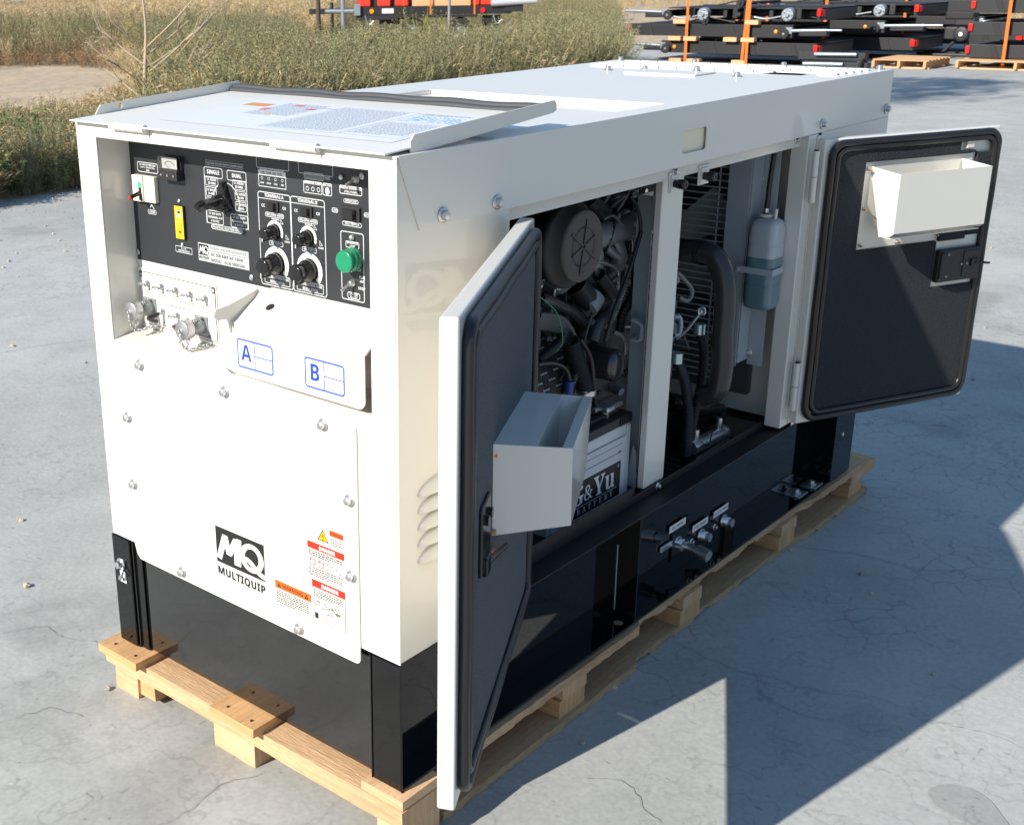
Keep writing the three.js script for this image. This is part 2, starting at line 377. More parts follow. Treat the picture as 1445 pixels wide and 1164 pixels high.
// --- casing
const FX0 = -.86, TOP = 1.186, HB = .275, BACK = -2.06;
part('front_panel', plate([[FX0, HB], [0, HB], [0, TOP], [FX0, TOP]], -.003, .003, [[[-.794, .742], [-.794, 1.16], [-.06, 1.16], [-.06, .742]]]), M.white);
part('recess_frame', [box(-.797, -.794, .74, 1.163, -.0835, -.0035), box(-.06, -.057, .74, 1.163, -.0835, -.0035), box(-.797, -.057, 1.16, 1.163, -.0835, -.0035),
  new THREE.BoxGeometry(.737, .003, .080).rotateX(.17).translate(-.427, .7465, -.0435), box(-.797, -.057, .745, .90, -.0835, -.0795)], M.white);
part('side_panel', sidePlate([[0, HB], [-.308, HB], [-.308, TOP - .004], [0, TOP - .004]], -.006, .003), M.white);
const capPts = [[-.005, TOP], [-.006, 1.178], [-.057, 1.061], [BACK, 1.061], [BACK, TOP]];
part('top_cap', sidePlate(capPts, -.003, .003, [roundRect(-1.015, -.911, 1.087, 1.135, .008).reverse()]), M.white);
part('lifting_pocket', [box(-.0105, -.0075, 1.07, 1.15, -1.05, -.87), box(-.0073, -.0065, 1.07, 1.073, -1.05, -.87), box(-.0073, -.0065, 1.073, 1.147, -1.05, -1.047)], std([.86, .76, .54], .5));
part('rear_side_panel', sidePlate([[-1.625, HB], [BACK, HB], [BACK, 1.0605], [-1.625, 1.0605]], -.0035, .003), M.white);
part('rear_panel', plate([[FX0, HB], [0, HB], [0, TOP - .004], [FX0, TOP - .004]], BACK, .003), M.white);
part('left_panel', sidePlate([[0, HB], [BACK, HB], [BACK, TOP - .004], [0, TOP - .004]], FX0, .003), M.white);
part('door_header', [box(-.028, -.025, 1.032, 1.0605, -1.62, -.308), box(-.06, -.0285, 1.032, 1.035, -1.62, -.308)], M.whiteIn);
part('front_jamb', [box(-.05, -.0065, .29, 1.032, -.312, -.308), box(-.05, -.047, .29, 1.032, -.34, -.3125)], M.white);
part('centre_post', box(-.078, -.060, .292, 1.031, -1.042, -.948, .003), M.white);
part('rear_post', [box(-.048, -.002, .285, 1.06, -1.61, -1.556, .003), box(-.002, .001, .29, 1.055, -1.625, -1.60)], M.white);
part('partition', box(-.84, -.049, .28, 1.10, -1.645, -1.64), M.whiteIn);
part('bulkhead', box(-.84, -.05, .28, 1.15, -.318, -.314), M.foam);
part('inner_lining', [box(-.852, -.846, .28, 1.15, -1.64, -.32), box(-.846, -.029, 1.105, 1.111, -1.64, -.32)], M.foam);
part('floor_plate', [box(-.85, -.078, .262, .268, -1.64, -.32), box(-.5, -.2, .268, .29, -1.63, -1.2)], M.black);

// --- roof with its shallow sunk field, vents and bolts
{
  const rot = g => g.rotateX(-Math.PI / 2);            // (x, -z) drawn in xy
  const hole = [[-.70, .40], [-.70, .93], [-.06, .93], [-.06, .40]];
  const slot = [[-.235, 1.75], [-.235, 1.84], [-.125, 1.84], [-.125, 1.75]];
  const roof = part('roof', rot(plate([[FX0, 0.002], [-.003, 0.002], [-.003, -BACK], [FX0, -BACK]], 0, .003, [hole, slot])).translate(0, TOP - .003, 0), M.roof);
  part('sunk_field', [box(-.70, -.06, TOP - .0135, TOP - .0115, -.93, -.40), box(-.70, -.06, TOP - .0115, TOP - .0032, -.933, -.930), box(-.703, -.70, TOP - .0165, TOP - .0032, -.93, -.40), box(-.06, -.057, TOP - .0165, TOP - .0032, -.93, -.40)], M.roof, roof);
  part('hatch_plate', box(-.555, -.34, TOP + .0005, TOP + .0045, -1.70, -1.585, .0008), M.roof, roof);
  part('fan_chamber', box(-.80, -.05, TOP - .12, TOP - .115, -2.04, -1.66), M.black, roof);
  for (const [x, y, z] of [[-0.650, 1.190, -1.659], [-0.561, 1.190, -1.708], [-0.401, 1.190, -1.708], [-0.244, 1.190, -1.630], [-.83, 0, -2.02], [-.575, 0, -2.02], [-.296, 0, -2.02], [-.028, 0, -2.03]]) bolt([x, TOP + (z > -1.72 && z < -1.585 && x < -.33 && x > -.56 ? .0045 : 0), z], [0, 1, 0], roof, 1.1);
  const lv = [];
  for (let j = 0; j < 5; j++) for (let i = 0; i < 13; i++) {
    const x = -.80 + i * .058 + j * .004, z = -1.80 - j * .042; if (x > -.25 && x < -.13 && j < 2) continue;
    const one = (extr(shape([[0, 0], [.022, .0], [.012, .005], [0, .005]]), .053).rotateY(Math.PI / 2).translate(x, TOP + .0002, z)); part('louvre', one, M.roof, roof);
  }
}
// --- bolts on the casing
for (const p of [[-.0, 1.078, -.115], [0, 1.078, -.265], [0, 1.082, -1.618], [0, 1.083, -2.035]]) bolt(p, [1, 0, 0], GEN, 1.15);
bolt([-.025, 1.047, -.93], [1, 0, 0], GEN, .8); bolt([-.025, 1.05, -1.53], [1, 0, 0], GEN, .8);

// --- louvres pressed in the side panel
for (let i = 0; i < 5; i++) {
  const g = new THREE.SphereGeometry(1, 20, 8, 0, Math.PI * 2, 0, Math.PI / 2).scale(.016, .027, .066).translate(-.003, .46 + i * .0325, -.118);
  part('side_louvre', g, M.white);
}

// --- front cover panel with bolts and prints
const cover = part('cover_panel', plate([...roundRect(-.775, -.095, .240, .716, .012)].slice(0, 12).concat([[-.775, .275], [-.768, .252], [-.758, .243]], [...roundRect(-.775, -.095, .240, .716, .012)].slice(18)), .0008, .0032), M.white);
for (const [x, y] of [[-.702, .705], [-.759, .577], [-.759, .423], [-.438, .704], [-.174, .7], [-.113, .57], [-.112, .42], [-.256, .257], [-.611, .261]]) bolt([x, y, .004], [0, 0, 1], cover, 1.05);

function drawMQ(c, x, y, w, h, fg, bg, text) {          // the dark block with the slanted letters, and the name under it
  const hb = text ? h * .74 : h;
  c.fillStyle = fg; c.fillRect(x, y, w, hb);
  c.save(); c.translate(x, y); c.scale(w / 100, hb / 74); c.strokeStyle = bg; c.lineJoin = 'miter'; c.miterLimit = 3;
  c.beginPath(); c.rect(0, 0, 100, 74); c.clip();
  c.lineWidth = 11;
  c.beginPath(); c.moveTo(5, 66); c.lineTo(20, 14); c.lineTo(27, 50); c.lineTo(43, 14); c.lineTo(43, 66); c.stroke();
  c.beginPath(); c.moveTo(43, 14); c.lineTo(50, 14); c.lineTo(47, 66); c.lineWidth = 8; c.stroke();
  c.lineWidth = 10; c.beginPath(); c.ellipse(74, 38, 19, 24, .12, 0, Math.PI * 2); c.stroke();
  c.beginPath(); c.moveTo(60, 44); c.bezierCurveTo(76, 42, 80, 66, 102, 66); c.stroke();
  c.restore();
  if (text) { c.fillStyle = fg; c.font = `bold ${h * .215}px sans-serif`; c.textAlign = 'left'; c.textBaseline = 'alphabetic'; c.save(); const m = c.measureText('MULTIQUIP').width; c.translate(x, y + h * .985); c.scale(w / m, 1); c.fillText('MULTIQUIP', 0, 0); c.strokeStyle = fg; c.lineWidth = h * .012; c.strokeText('MULTIQUIP', 0, 0); c.restore(); }
}
const printMat = (t, o = {}) => new THREE.MeshStandardMaterial({ map: t, roughness: .45, ...o });
const lines = (c, x, y, w, n, dy, h, col) => { c.fillStyle = col; for (let i = 0; i < n; i++) { let q = x; const e = x + w * (i === n - 1 ? .6 : .97); while (q < e) { const l = rr(3, 9) * h * .4; c.fillRect(q, y + i * dy, Math.min(l, e - q), h); q += l + h * .6; } } };
const WHITE = '#d9d6cd';
const mqTex = canvasTex(512, 400, (c, w, h) => { c.fillStyle = WHITE; c.fillRect(0, 0, w, h); drawMQ(c, 4, 4, w - 8, h - 8, '#1b1c1d', WHITE, true); });
part('logo_print', quadXY(-.494, -.347, .297, .408, .0046), printMat(mqTex), cover);
const tri = (c, x, y, s, col, mark) => { c.fillStyle = col; c.beginPath(); c.moveTo(x, y - s); c.lineTo(x + s, y + s * .8); c.lineTo(x - s, y + s * .8); c.closePath(); c.fill(); c.strokeStyle = '#111'; c.lineWidth = s * .14; c.stroke(); c.fillStyle = mark || '#111'; c.font = `bold ${s * 1.3}px sans-serif`; c.textAlign = 'center'; c.textBaseline = 'alphabetic'; c.fillText('!', x, y + s * .68); };
const head = (c, x, y, w, h, col, txt, tc) => { c.fillStyle = col; c.fillRect(x, y, w, h); c.fillStyle = tc; c.font = `bold ${h * .72}px sans-serif`; c.textAlign = 'center'; c.textBaseline = 'middle'; c.fillText('\u25B2 ' + txt, x + w / 2, y + h * .54); };
const st1 = canvasTex(256, 160, (c, w, h) => { c.fillStyle = '#d2d0c9'; c.fillRect(0, 0, w, h); tri(c, 60, 90, 48, '#d9a800'); c.fillStyle = '#cf4a10'; c.fillRect(122, 18, 128, 46); c.fillStyle = '#222'; c.font = 'bold 24px sans-serif'; c.textAlign = 'center'; c.fillText('WARNING', 186, 50); lines(c, 128, 78, 116, 5, 14, 7, '#222'); });
const st2 = canvasTex(384, 304, (c, w, h) => { c.fillStyle = '#d2d0c9'; c.fillRect(0, 0, w, h); head(c, 0, 0, w, 58, '#cc2b10', 'DANGER', '#fff'); lines(c, 10, 72, 364, 3, 17, 10, '#111');
  for (let i = 0; i < 4; i++) { const x = 14 + i * 92; c.strokeStyle = i % 2 ? '#333' : '#d33'; c.lineWidth = 5; if (i < 3) { c.strokeRect(x + 10, 150, 56, 46); c.beginPath(); c.moveTo(x + 2, 152); c.lineTo(x + 38, 126); c.lineTo(x + 74, 152); c.stroke(); } if (i !== 2) { c.strokeStyle = i === 3 ? '#444' : '#d33'; c.beginPath(); c.arc(x + 36, 172, 26, 0, 7); c.stroke(); c.beginPath(); c.moveTo(x + 16, 154); c.lineTo(x + 56, 190); c.stroke(); } }
  lines(c, 10, 214, 364, 5, 17, 9, '#151515'); });
const st3 = canvasTex(352, 344, (c, w, h) => { c.fillStyle = '#d2d0c9'; c.fillRect(0, 0, w, h); head(c, 0, 0, w, 62, '#c82a10', 'DANGER', '#fff'); lines(c, 16, 76, 320, 5, 14, 8, '#1a1a1a'); c.strokeStyle = '#222'; c.lineWidth = 5;
  for (let i = 0; i < 7; i++) { c.strokeRect(24 + rr(0, 240), 160 + rr(0, 90), rr(18, 46), rr(12, 34)); c.beginPath(); c.moveTo(rr(20, 300), rr(150, 270)); c.lineTo(rr(20, 300), rr(150, 270)); c.stroke(); }
  c.fillStyle = '#222'; c.fillRect(22, 276, 40, 50); lines(c, 80, 286, 240, 3, 15, 6, '#555'); c.strokeRect(2, 2, w - 4, h - 4); });
const st4 = canvasTex(384, 200, (c, w, h) => { c.fillStyle = '#d2d0c9'; c.fillRect(0, 0, w, h); c.fillStyle = '#d65f10'; c.fillRect(0, 0, w, 66); tri(c, 44, 36, 20, '#1a1a1a', '#f07a22'); tri(c, 338, 36, 20, '#1a1a1a', '#f07a22'); c.fillStyle = '#1a1a1a'; c.font = 'bold 46px sans-serif'; c.textAlign = 'center'; c.textBaseline = 'alphabetic'; c.fillText('WARNING', 191, 50); lines(c, 12, 80, 360, 7, 16, 9, '#222'); c.strokeStyle = '#444'; c.lineWidth = 3; c.strokeRect(1, 1, w - 2, h - 2); });
for (const [a, b, cc, d, t] of [[-.200, -.129, .460, .501, st1], [-.2255, -.130, .3845, .458, st2], [-.2165, -.130, .2945, .380, st3], [-.320, -.221, .292, .3435, st4]]) part('warning_sticker', quadXY(a, b, cc, d, .0046), printMat(t), cover);

// --- terminal hood and its flap with the A and B plates
{
  const q3 = (a, b, c, d) => { const g = new THREE.BufferGeometry(); g.setAttribute('position', new THREE.Float32BufferAttribute([...a, ...b, ...c, ...a, ...c, ...d], 3)); g.computeVertexNormals(); return g; };
  const slab = (a, b, c, d, t) => { const e = t; return [q3(a, b, c, d), q3(...[a, d, c, b].map(p => [p[0], p[1] - e, p[2] - e])), q3(a, d, [d[0], d[1] - e, d[2] - e], [a[0], a[1] - e, a[2] - e]), q3(d, c, [c[0], c[1] - e, c[2] - e], [d[0], d[1] - e, d[2] - e])]; };
  const hood = part('terminal_hood', [slab([-.383, .903, -.079], [-.422, .852, .010], [-.066, .852, .010], [-.061, .903, -.079], .003)], M.white);
  part('flap', plate([[-.422, .852], [-.422, .757], [-.40, .753], ...roundRect(-.422, -.066, .752, .852, .016).slice(18), [-.066, .852]], .008, .003), M.white, hood);
  part('side_flange', flat([extr(shape([[-0.400, 0.901, -0.060], [-0.400, 0.884, 0.017], [-0.400, 0.882, 0.047], [-0.400, 0.871, 0.053], [-0.400, 0.861, 0.047], [-0.400, 0.859, 0.021], [-0.400, 0.831, 0.016], [-0.400, 0.839, 0.001], [-0.400, 0.894, -0.062]].map(([x, y, z]) => [-z, y])), .003)]).rotateY(Math.PI / 2).translate(-.403, 0, 0), M.white, hood);
  part('hood_corner', flat([extr(shape([[-0.410, 0.855, 0.010], [-0.410, 0.757, 0.012], [-0.410, 0.743, -0.001], [-0.410, 0.745, -0.021], [-0.410, 0.817, -0.037]].map(([x, y, z]) => [-z, y])), .003)]).rotateY(Math.PI / 2).translate(-.425, 0, 0), M.white, hood);
  const pin = [-0.355, 0.885, -0.035]; part('hood_hole', aim(lathe([[0, .0006], [.009, .0006], [.009, 0]], 16), [-.345, .8788, -.0372], [0, .87, .5]), M.plasticMat, hood);
  const mk = L => canvasTex(256, 150, (c, w, h) => { c.fillStyle = '#d4d2cb'; c.fillRect(0, 0, w, h); c.strokeStyle = '#1f44b0'; c.lineWidth = 8; c.beginPath(); c.roundRect ? c.roundRect(6, 6, w - 12, h - 12, 14) : c.rect(6, 6, w - 12, h - 12); c.stroke(); c.lineWidth = 5; c.beginPath(); c.moveTo(126, 8); c.lineTo(126, h - 8); c.moveTo(126, h / 2); c.lineTo(w - 8, h / 2); c.stroke(); c.fillStyle = '#1a3da8'; c.font = 'bold 112px sans-serif'; c.textAlign = 'center'; c.textBaseline = 'middle'; c.fillText(L, 66, 70); c.fillStyle = '#6078c8'; c.font = '15px sans-serif'; c.fillText('SINGLE OPERATION', 188, 44); c.fillText('DUAL OPERATION', 188, 108); c.fillText('AC 100-120V', 66, 132); });
  part('terminal_print', quadXY(-.388, -.290, .767, .825, .0117), printMat(mk('A')), hood);
  part('terminal_print', quadXY(-.210, -.111, .766, .824, .0117), printMat(mk('B')), hood);
}

// --- lid, folded back over the roof
{
  const lid = sub('lid', GEN, [0, 1.1895, .004]); lid.rotation.x = .055;
  part('lid_sheet', box(-.856, -.010, 0, .003, -.440, .012, .001), M.roof, lid);
  const fl = [[.05, 0], [.066, .018], [.446, .018], [.449, .013], [.449, .003], [.45, 0]];
  const ringHole = []; for (let i = 0; i < 14; i++) ringHole.push([.115 + .0055 * Math.cos(-i / 14 * 6.283), .0095 + .0055 * Math.sin(-i / 14 * 6.283)]);
  const fg = extr(shape(fl, [ringHole]), .0028);
  part('lid_flange', fg.clone().rotateY(Math.PI / 2).translate(-.856, .0032, 0), M.white, lid);
  part('lid_flange', extr(shape([[.05, -.012], [.05, .008], [.060, .018], [.452, .018], [.458, .012], [.458, .0], [.448, -.004]]), .0028).rotateY(Math.PI / 2).translate(-.0125, .0032, 0), M.white, lid);
  const pts = []; for (let i = 0; i <= 30; i++) pts.push([-.85 + i * .0275, .0095 + .0012 * Math.sin(i * .9), -.430 + .0015 * Math.sin(i * .55)]);
  part('lid_seal', [tube(pts, .0075, { rad: 8 }), tube(pts.map(p => [p[0], p[1] - .006, p[2] + .011]), .007, { rad: 8 })], std([.05, .052, .056], .6), lid);
  const doc = canvasTex(1024, 512, (c, w, h) => {
    c.clearRect(0, 0, w, h); c.fillStyle = '#dcdddd'; c.fillRect(0, 0, w, h);
    c.fillStyle = '#d88a10'; c.fillRect(20, 60, 120, 62);
    lines(c, 170, 24, 210, 18, 14, 6, '#5f7090'); c.fillStyle = '#d9533f'; c.fillRect(160, 140, 34, 40); c.fillRect(230, 40, 40, 30); c.fillRect(330, 90, 40, 30); c.fillStyle = '#e8b030'; c.fillRect(250, 230, 34, 22);
    lines(c, 440, 30, 300, 30, 14, 6, '#65758f'); c.strokeStyle = '#7a88a0'; c.lineWidth = 3; c.strokeRect(430, 16, 330, 440); c.strokeRect(770, 200, 230, 250);
    lines(c, 780, 215, 210, 15, 14, 6, '#66788f'); c.fillStyle = '#6fa6d4'; for (let i = 0; i < 200; i++) c.fillRect(775 + rr(0, 210), 60 + rr(0, 110), rr(4, 16), rr(3, 8)); lines(c, 780, 20, 200, 3, 12, 6, '#51617c');
  });
  part('instruction_sheet', new THREE.PlaneGeometry(.60, .27).rotateX(-Math.PI / 2).translate(-.365, .0036, -.20), phys([1, 1, 1], .4, { map: doc, clearcoat: .3, clearcoatRoughness: .05 }), lid);
  part('lid_slot', box(-.46, -.41, .0032, .0036, -.30, -.297), M.plasticMat, lid);
  for (const [a, b] of [[-.727, -.620], [-.272, -.163]]) {
    const h = sub('lid_hinge', GEN, [0, 0, 0]);
    for (let i = 0; i < 4; i++) { const s = a + (b - a) * i / 4, e = a + (b - a) * (i + 1) / 4 - .001; part('hinge_knuckle', cyl([s, 1.1875, .0085], [e, 1.1875, .0085], .0078, .0078, 16), M.white, h); }
    part('hinge_pin', cyl([b, 1.1875, .0085], [b + .006, 1.1875, .0085], .0062, .005, 12), M.zinc, h);
    part('hinge_leaf', box(a, b, 1.172, 1.187, .0005, .0028), M.white, h);
  }
}

// --- black base frame
{
  const base = part('base_frame', [
    box(-.062, -.058, .006, .2715, -2.05, -.0045), box(-.062, .0, .001, .0055, -2.09, -.004, .0015),
    box(-.80, -.796, .006, .2715, -2.05, -.0045), box(-.86, -.80, .001, .0055, -2.09, -.004),
    box(-.805, -.06, .006, .272, -2.055, -2.05)], M.black);
  part('front_skirt', box(-.8045, -.0745, .003, .272, -.018, -.014, .001), M.blackFront, base);
  part('top_flange', box(-.062, .0, .2715, .2745, -2.055, -.004, .0012), M.blackSatin, base);
  part('rear_stiffener', box(-.058, -.0045, .0058, .2712, -1.955, -1.951), M.black, base);
  part('stiffener', box(-.058, -.001, .0058, .2712, -.845, -.841, .001), M.black, base);
  part('weld_bead', [tube([[-.0565, .02, -.840], [-.0565, .10, -.840], [-.0565, .19, -.840]], .002, { pitch: .006, rad: 6 })], M.engineGrey, base);
  // front legs: channel ends
  part('leg', [box(-.868, -.805, .001, .271, -.006, 0, .0025), box(-.8085, -.805, .001, .271, -.011, -.0065), box(-.8045, -.772, .001, .271, -.011, -.0085), box(-.868, -.809, .001, .006, -.055, -.004), box(-.86, -.805, .268, .272, -.06, -.0045)], M.black, base);
  part('leg', [box(-.071, .0005, .001, .2712, -.0058, 0, .0025), box(-.0738, -.0712, .001, .2712, -.0135, .0016, .0008), box(-.071, -.067, .006, .2712, -.055, -.004)], M.black, base);
  part('leg', [box(-.004, .0006, .0055, .2712, -2.09, -1.95), box(-.057, -.0045, .006, .2712, -2.09, -2.086)], M.black, base);
  // tie-down bolt and tag on the left leg
  const tb = [-0.840, 0.203, 0.000]; bolt([tb[0], tb[1], 0], [0, 0, 1], base, 1.25);
  part('shackle', tube([[tb[0] + .012, tb[1] - .004, .004], [tb[0] + .014, tb[1] - .02, .012], [tb[0] + .006, tb[1] - .032, .012], [tb[0] + .0, tb[1] - .03, .006]], .0035, { rad: 8 }), M.zinc, base);
  part('tag_plate', quadXY(-.846, -.824, .158, .186, .0012), printMat(canvasTex(64, 80, (c, w, h) => { c.fillStyle = '#d5d6d8'; c.fillRect(0, 0, w, h); lines(c, 6, 8, 52, 4, 9, 4, '#555'); c.fillStyle = '#444'; c.fillRect(22, 48, 20, 22); })), base);
  // inner sills
  part('sill', [box(-.056, -.052, .275, .318, -.888, -.33, .001), box(-.056, -.0525, .275, .295, -1.60, -.8885, .001), box(-.16, -.0565, .268, .272, -.90, -.33)], M.blackSatin, base);
  bolt([-.052, .287, -1.0], [1, 0, 0], base, .8); bolt([-.004, .142, -2.0], [1, 0, 0], base, .9);
  // drains
  const drain = (p, big) => { part('drain_plug', [aim(lathe([[0, 0], [.018, 0], [.018, .006], [.013, .007], [.013, .02], [0, .02]], 20), [-.058, p[1], p[2]], [1, 0, 0]), cyl([-.04, p[1], p[2]], [-.028, p[1], p[2]], .0125, .0125, 6)], M.zinc, base); if (big) part('drain_pipe', [cyl([-.04, p[1], p[2]], [.022, p[1] - .006, p[2] + .004], .010, .010, 14), cyl([.0, p[1] - .004, p[2]], [.034, p[1] - .008, p[2] + .004], .016, .016, 6)], M.zinc, base); };
  const D1 = [-0.058, 0.089, -1.129], D2 = [-0.058, 0.065, -1.254], D3 = [-0.058, 0.062, -1.379];
  drain(D1, true); drain(D2); drain(D3);
  bolt([-.058, D2[1] - .004, D2[2] + .045], [1, 0, 0], base, .8); bolt([-.058, D3[1] - .004, D3[2] + .045], [1, 0, 0], base, .8);
  part('lever', [box(-.056, -.050, D1[1] + .004, D1[1] + .02, D1[2] + .035, D1[2] + .09, .002), cyl([-.058, D1[1], D1[2] + .02], [-.03, D1[1], D1[2] + .02], .008)], M.zinc, base);
  part('bracket', sidePlate([[D1[2] + .03, D1[1] + .045], [D1[2] - .05, D1[1] + .06], [D1[2] - .05, D1[1] - .02], [D1[2] + .03, D1[1] - .045]], -.0565, .003), M.black, base);
  const L = t => printMat(canvasTex(192, 48, (c, w, h) => { c.fillStyle = '#dcdcd8'; c.fillRect(0, 0, w, h); c.fillStyle = '#222'; c.font = 'bold 26px sans-serif'; c.textAlign = 'center'; c.textBaseline = 'middle'; c.fillText(t, w / 2, h / 2 + 1); }));
  const lab = (p, t) => part('drain_label', new THREE.PlaneGeometry(.082, .019).rotateY(Math.PI / 2).translate(-.0525, p[1], p[2]), L(t), base);
  lab([-0.052, 0.141, -1.119], 'OIL DRAIN'); lab([-0.052, 0.100, -1.242], 'FUEL DRAIN'); lab([-0.052, 0.101, -1.354], 'COOLANT DRAIN');
  // bolts with square washers on the flange
  for (const p of [[-.036, .0055, -1.80], [-.03, .0055, -1.89]]) { part('washer', box(p[0] - .022, p[0] + .022, .0056, .0086, p[2] - .03, p[2] + .03, .0008), M.zinc, base); bolt([p[0], .0086, p[2]], [0, 1, 0], base, 1.2); }
  part('flange_hole', cyl([-.027, .0056, -.812], [-.027, .0062, -.812], .011), M.woodRaw, base);
}


// ============================================================ CONTROL PANEL
{
  const CP = part('control_panel', box(-.794, -.06, .899, 1.160, -.0835, -.0795, .0005), M.panel);
  const Z = -.0785, X0 = -.794, X1 = -.06, Y0 = .900, Y1 = 1.160, PX = 2048 / (X1 - X0), W = 2048, H = Math.round(PX * (Y1 - Y0));
  const tex = canvasTex(W, H, c => {
    const x = v => (v - X0) * PX, y = v => (Y1 - v) * PX;
    const ink = '#d9dadb', bg = '#2a2c2f';
    c.fillStyle = bg; c.fillRect(0, 0, W, H);
    c.strokeStyle = ink; c.fillStyle = ink; c.lineJoin = 'round';
    const rrect = (a, b, d, e, r = .004, lw = 3.4, fill) => { c.beginPath(); const [l, t, w, h] = [x(a), y(e), (b - a) * PX, (e - d) * PX], q = Math.min(r * PX, w / 2, h / 2); c.moveTo(l + q, t); c.arcTo(l + w, t, l + w, t + h, q); c.arcTo(l + w, t + h, l, t + h, q); c.arcTo(l, t + h, l, t, q); c.arcTo(l, t, l + w, t, q); c.closePath(); if (fill) { c.fillStyle = fill; c.fill(); } else { c.lineWidth = lw; c.stroke(); } };
    const text = (s, a, b, h, col = ink, al = 'center', weight = 'bold') => { c.fillStyle = col; c.font = `${weight} ${h * PX}px sans-serif`; c.textAlign = al; c.textBaseline = 'middle'; c.fillText(s, x(a), y(b)); };
    rrect(-.770, -.705, 1.086, 1.105); text('AC CIRCUIT BREAKER', -.7375, 1.1005, .0052); text('(G.F.C.I. PROTECTED)', -.7375, 1.0952, .0047); text('60Hz', -.7375, 1.0897, .0048);
    rrect(-.746, -.720, 1.002, 1.010, .002, 3); text('CLOSED', -.733, 1.0058, .0054); c.beginPath(); c.moveTo(x(-.741), y(1.012)); c.lineTo(x(-.733), y(1.021)); c.lineTo(x(-.725), y(1.012)); c.lineWidth = 4; c.stroke();
    rrect(-.555, -.449, 1.117, 1.126, .001, 2); text('CAUTION: DO NOT SWITCH UNDER LOAD', -.502, 1.1215, .0053);
    // single / dual
    c.lineWidth = 5; c.strokeStyle = ink;
    rrect(-.561, -.508, 1.094, 1.113); text('SINGLE', -.5345, 1.1045, .0105); rrect(-.494, -.441, 1.094, 1.112); text('DUAL', -.4675, 1.1035, .0105);
    c.lineWidth = 4; c.beginPath(); c.moveTo(x(-.561), y(1.098)); c.lineTo(x(-.561), y(1.004)); c.moveTo(x(-.441), y(1.098)); c.lineTo(x(-.441), y(1.004)); c.stroke();
    c.beginPath(); c.arc(x(-.501), y(1.05), .038 * PX, Math.PI * .9, Math.PI * 1.45); c.stroke(); c.beginPath(); c.arc(x(-.501), y(1.05), .038 * PX, -Math.PI * .45, Math.PI * .1); c.stroke();
    for (const [a, s, t] of [[1.078, 'CC MODE', '30-500A'], [1.058, 'CV MODE', '14-40V'], [1.038, 'CC MODE', '5-60%']]) { const k = a === 1.078 ? 0 : .006; rrect(-.558, -.522 - k, a, a + .017, .003, 3); text(s, -.540 - k / 2, a + .0118, .0062); text(t, -.540 - k / 2, a + .0048, .0062); rrect(-.480 + k, -.444, a, a + .017, .003, 3); text(s, -.462 + k / 2, a + .0118, .0062); text(t, -.462 + k / 2, a + .0048, .0062); }
    rrect(-.560, -.512, 1.005, 1.030); rrect(-.490, -.442, 1.005, 1.030);
    for (const [a] of [[-.536], [-.466]]) { text('CC 60V DUTY', a, 1.0245, .006); text('TERMINAL A+B', a, 1.0175, .006); text('V 0.8 SEC', a, 1.0105, .006); }
    rrect(-.548, -.459, .995, 1.003, .004, 3); text('SINGLE/DUAL SELECTION SWITCH', -.5035, .9988, .0055);
    rrect(-.664, -.613, .934, .946, .001, 3); text('E.L.C.B.', -.6385, .9428, .0046); text('GROUND RELAY', -.6385, .9373, .0048);
    // monitors
    rrect(-.413, -.219, 1.088, 1.146, .004, 2, '#303336'); rrect(-.410, -.325, 1.125, 1.156, .003, 3); rrect(-.300, -.215, 1.125, 1.156, .003, 3);
    rrect(-.406, -.334, 1.0915, 1.121, .001, 3.4); text('ENGINE STOP MONITOR', -.370, 1.1235, .0055); c.fillRect(x(-.406), y(1.121), .072 * PX, .009 * PX); text('OIL  TEMP  BAT  FUEL', -.370, 1.1165, .0055, bg); for (let i = 0; i < 4; i++) { c.strokeStyle = ink; c.beginPath(); c.arc(x(-.397 + i * .018), y(1.1065), .0024 * PX, 0, 7); c.lineWidth = 2; c.stroke(); text(['LOW', 'HIGH', 'CHG', 'AIR'][i], -.397 + i * .018, 1.098, .0045); }
    rrect(-.288, -.243, 1.0915, 1.112, .002, 3.4); rrect(-.240, -.219, 1.0915, 1.112, .002, 3.4); text('WARNING LAMP', -.2655, 1.109, .0055); text('PRE HEAT', -.2295, 1.109, .0045); for (let i = 0; i < 3; i++) { c.lineWidth = 3; c.beginPath(); c.arc(x(-.279 + i * .014), y(1.099), .0036 * PX, 0, 7); c.stroke(); } c.fillStyle = '#f0f0ee'; c.beginPath(); c.ellipse(x(-.2295), y(1.099), .0052 * PX, .0066 * PX, 0, 0, 7); c.fill();
    rrect(-.286, -.238, 1.116, 1.127, .002, 3); for (let i = 0; i < 9; i++) rrect(-.283 + i * .005, -.2795 + i * .005, 1.118, 1.125, .0003, 2); text('FUEL', -.228, 1.121, .006);
    rrect(-.199, -.147, 1.099, 1.1125, .002, 3.4); text('ENGINE DIAGNOSIS', -.173, 1.109, .0055); text('(FUEL PUMP)', -.173, 1.1027, .0052);
    rrect(-.190, -.156, 1.084, 1.090, .003, 3); text('HIGH/LOW', -.173, 1.0872, .0052); rrect(-.219, -.205, 1.064, 1.071, .003, 3); text('LOW', -.212, 1.0675, .0052); rrect(-.142, -.128, 1.064, 1.071, .003, 3); text('AUTO', -.135, 1.0675, .005); rrect(-.194, -.149, 1.044, 1.051, .003, 3); text('IDLE SWITCH', -.1715, 1.0477, .0055);
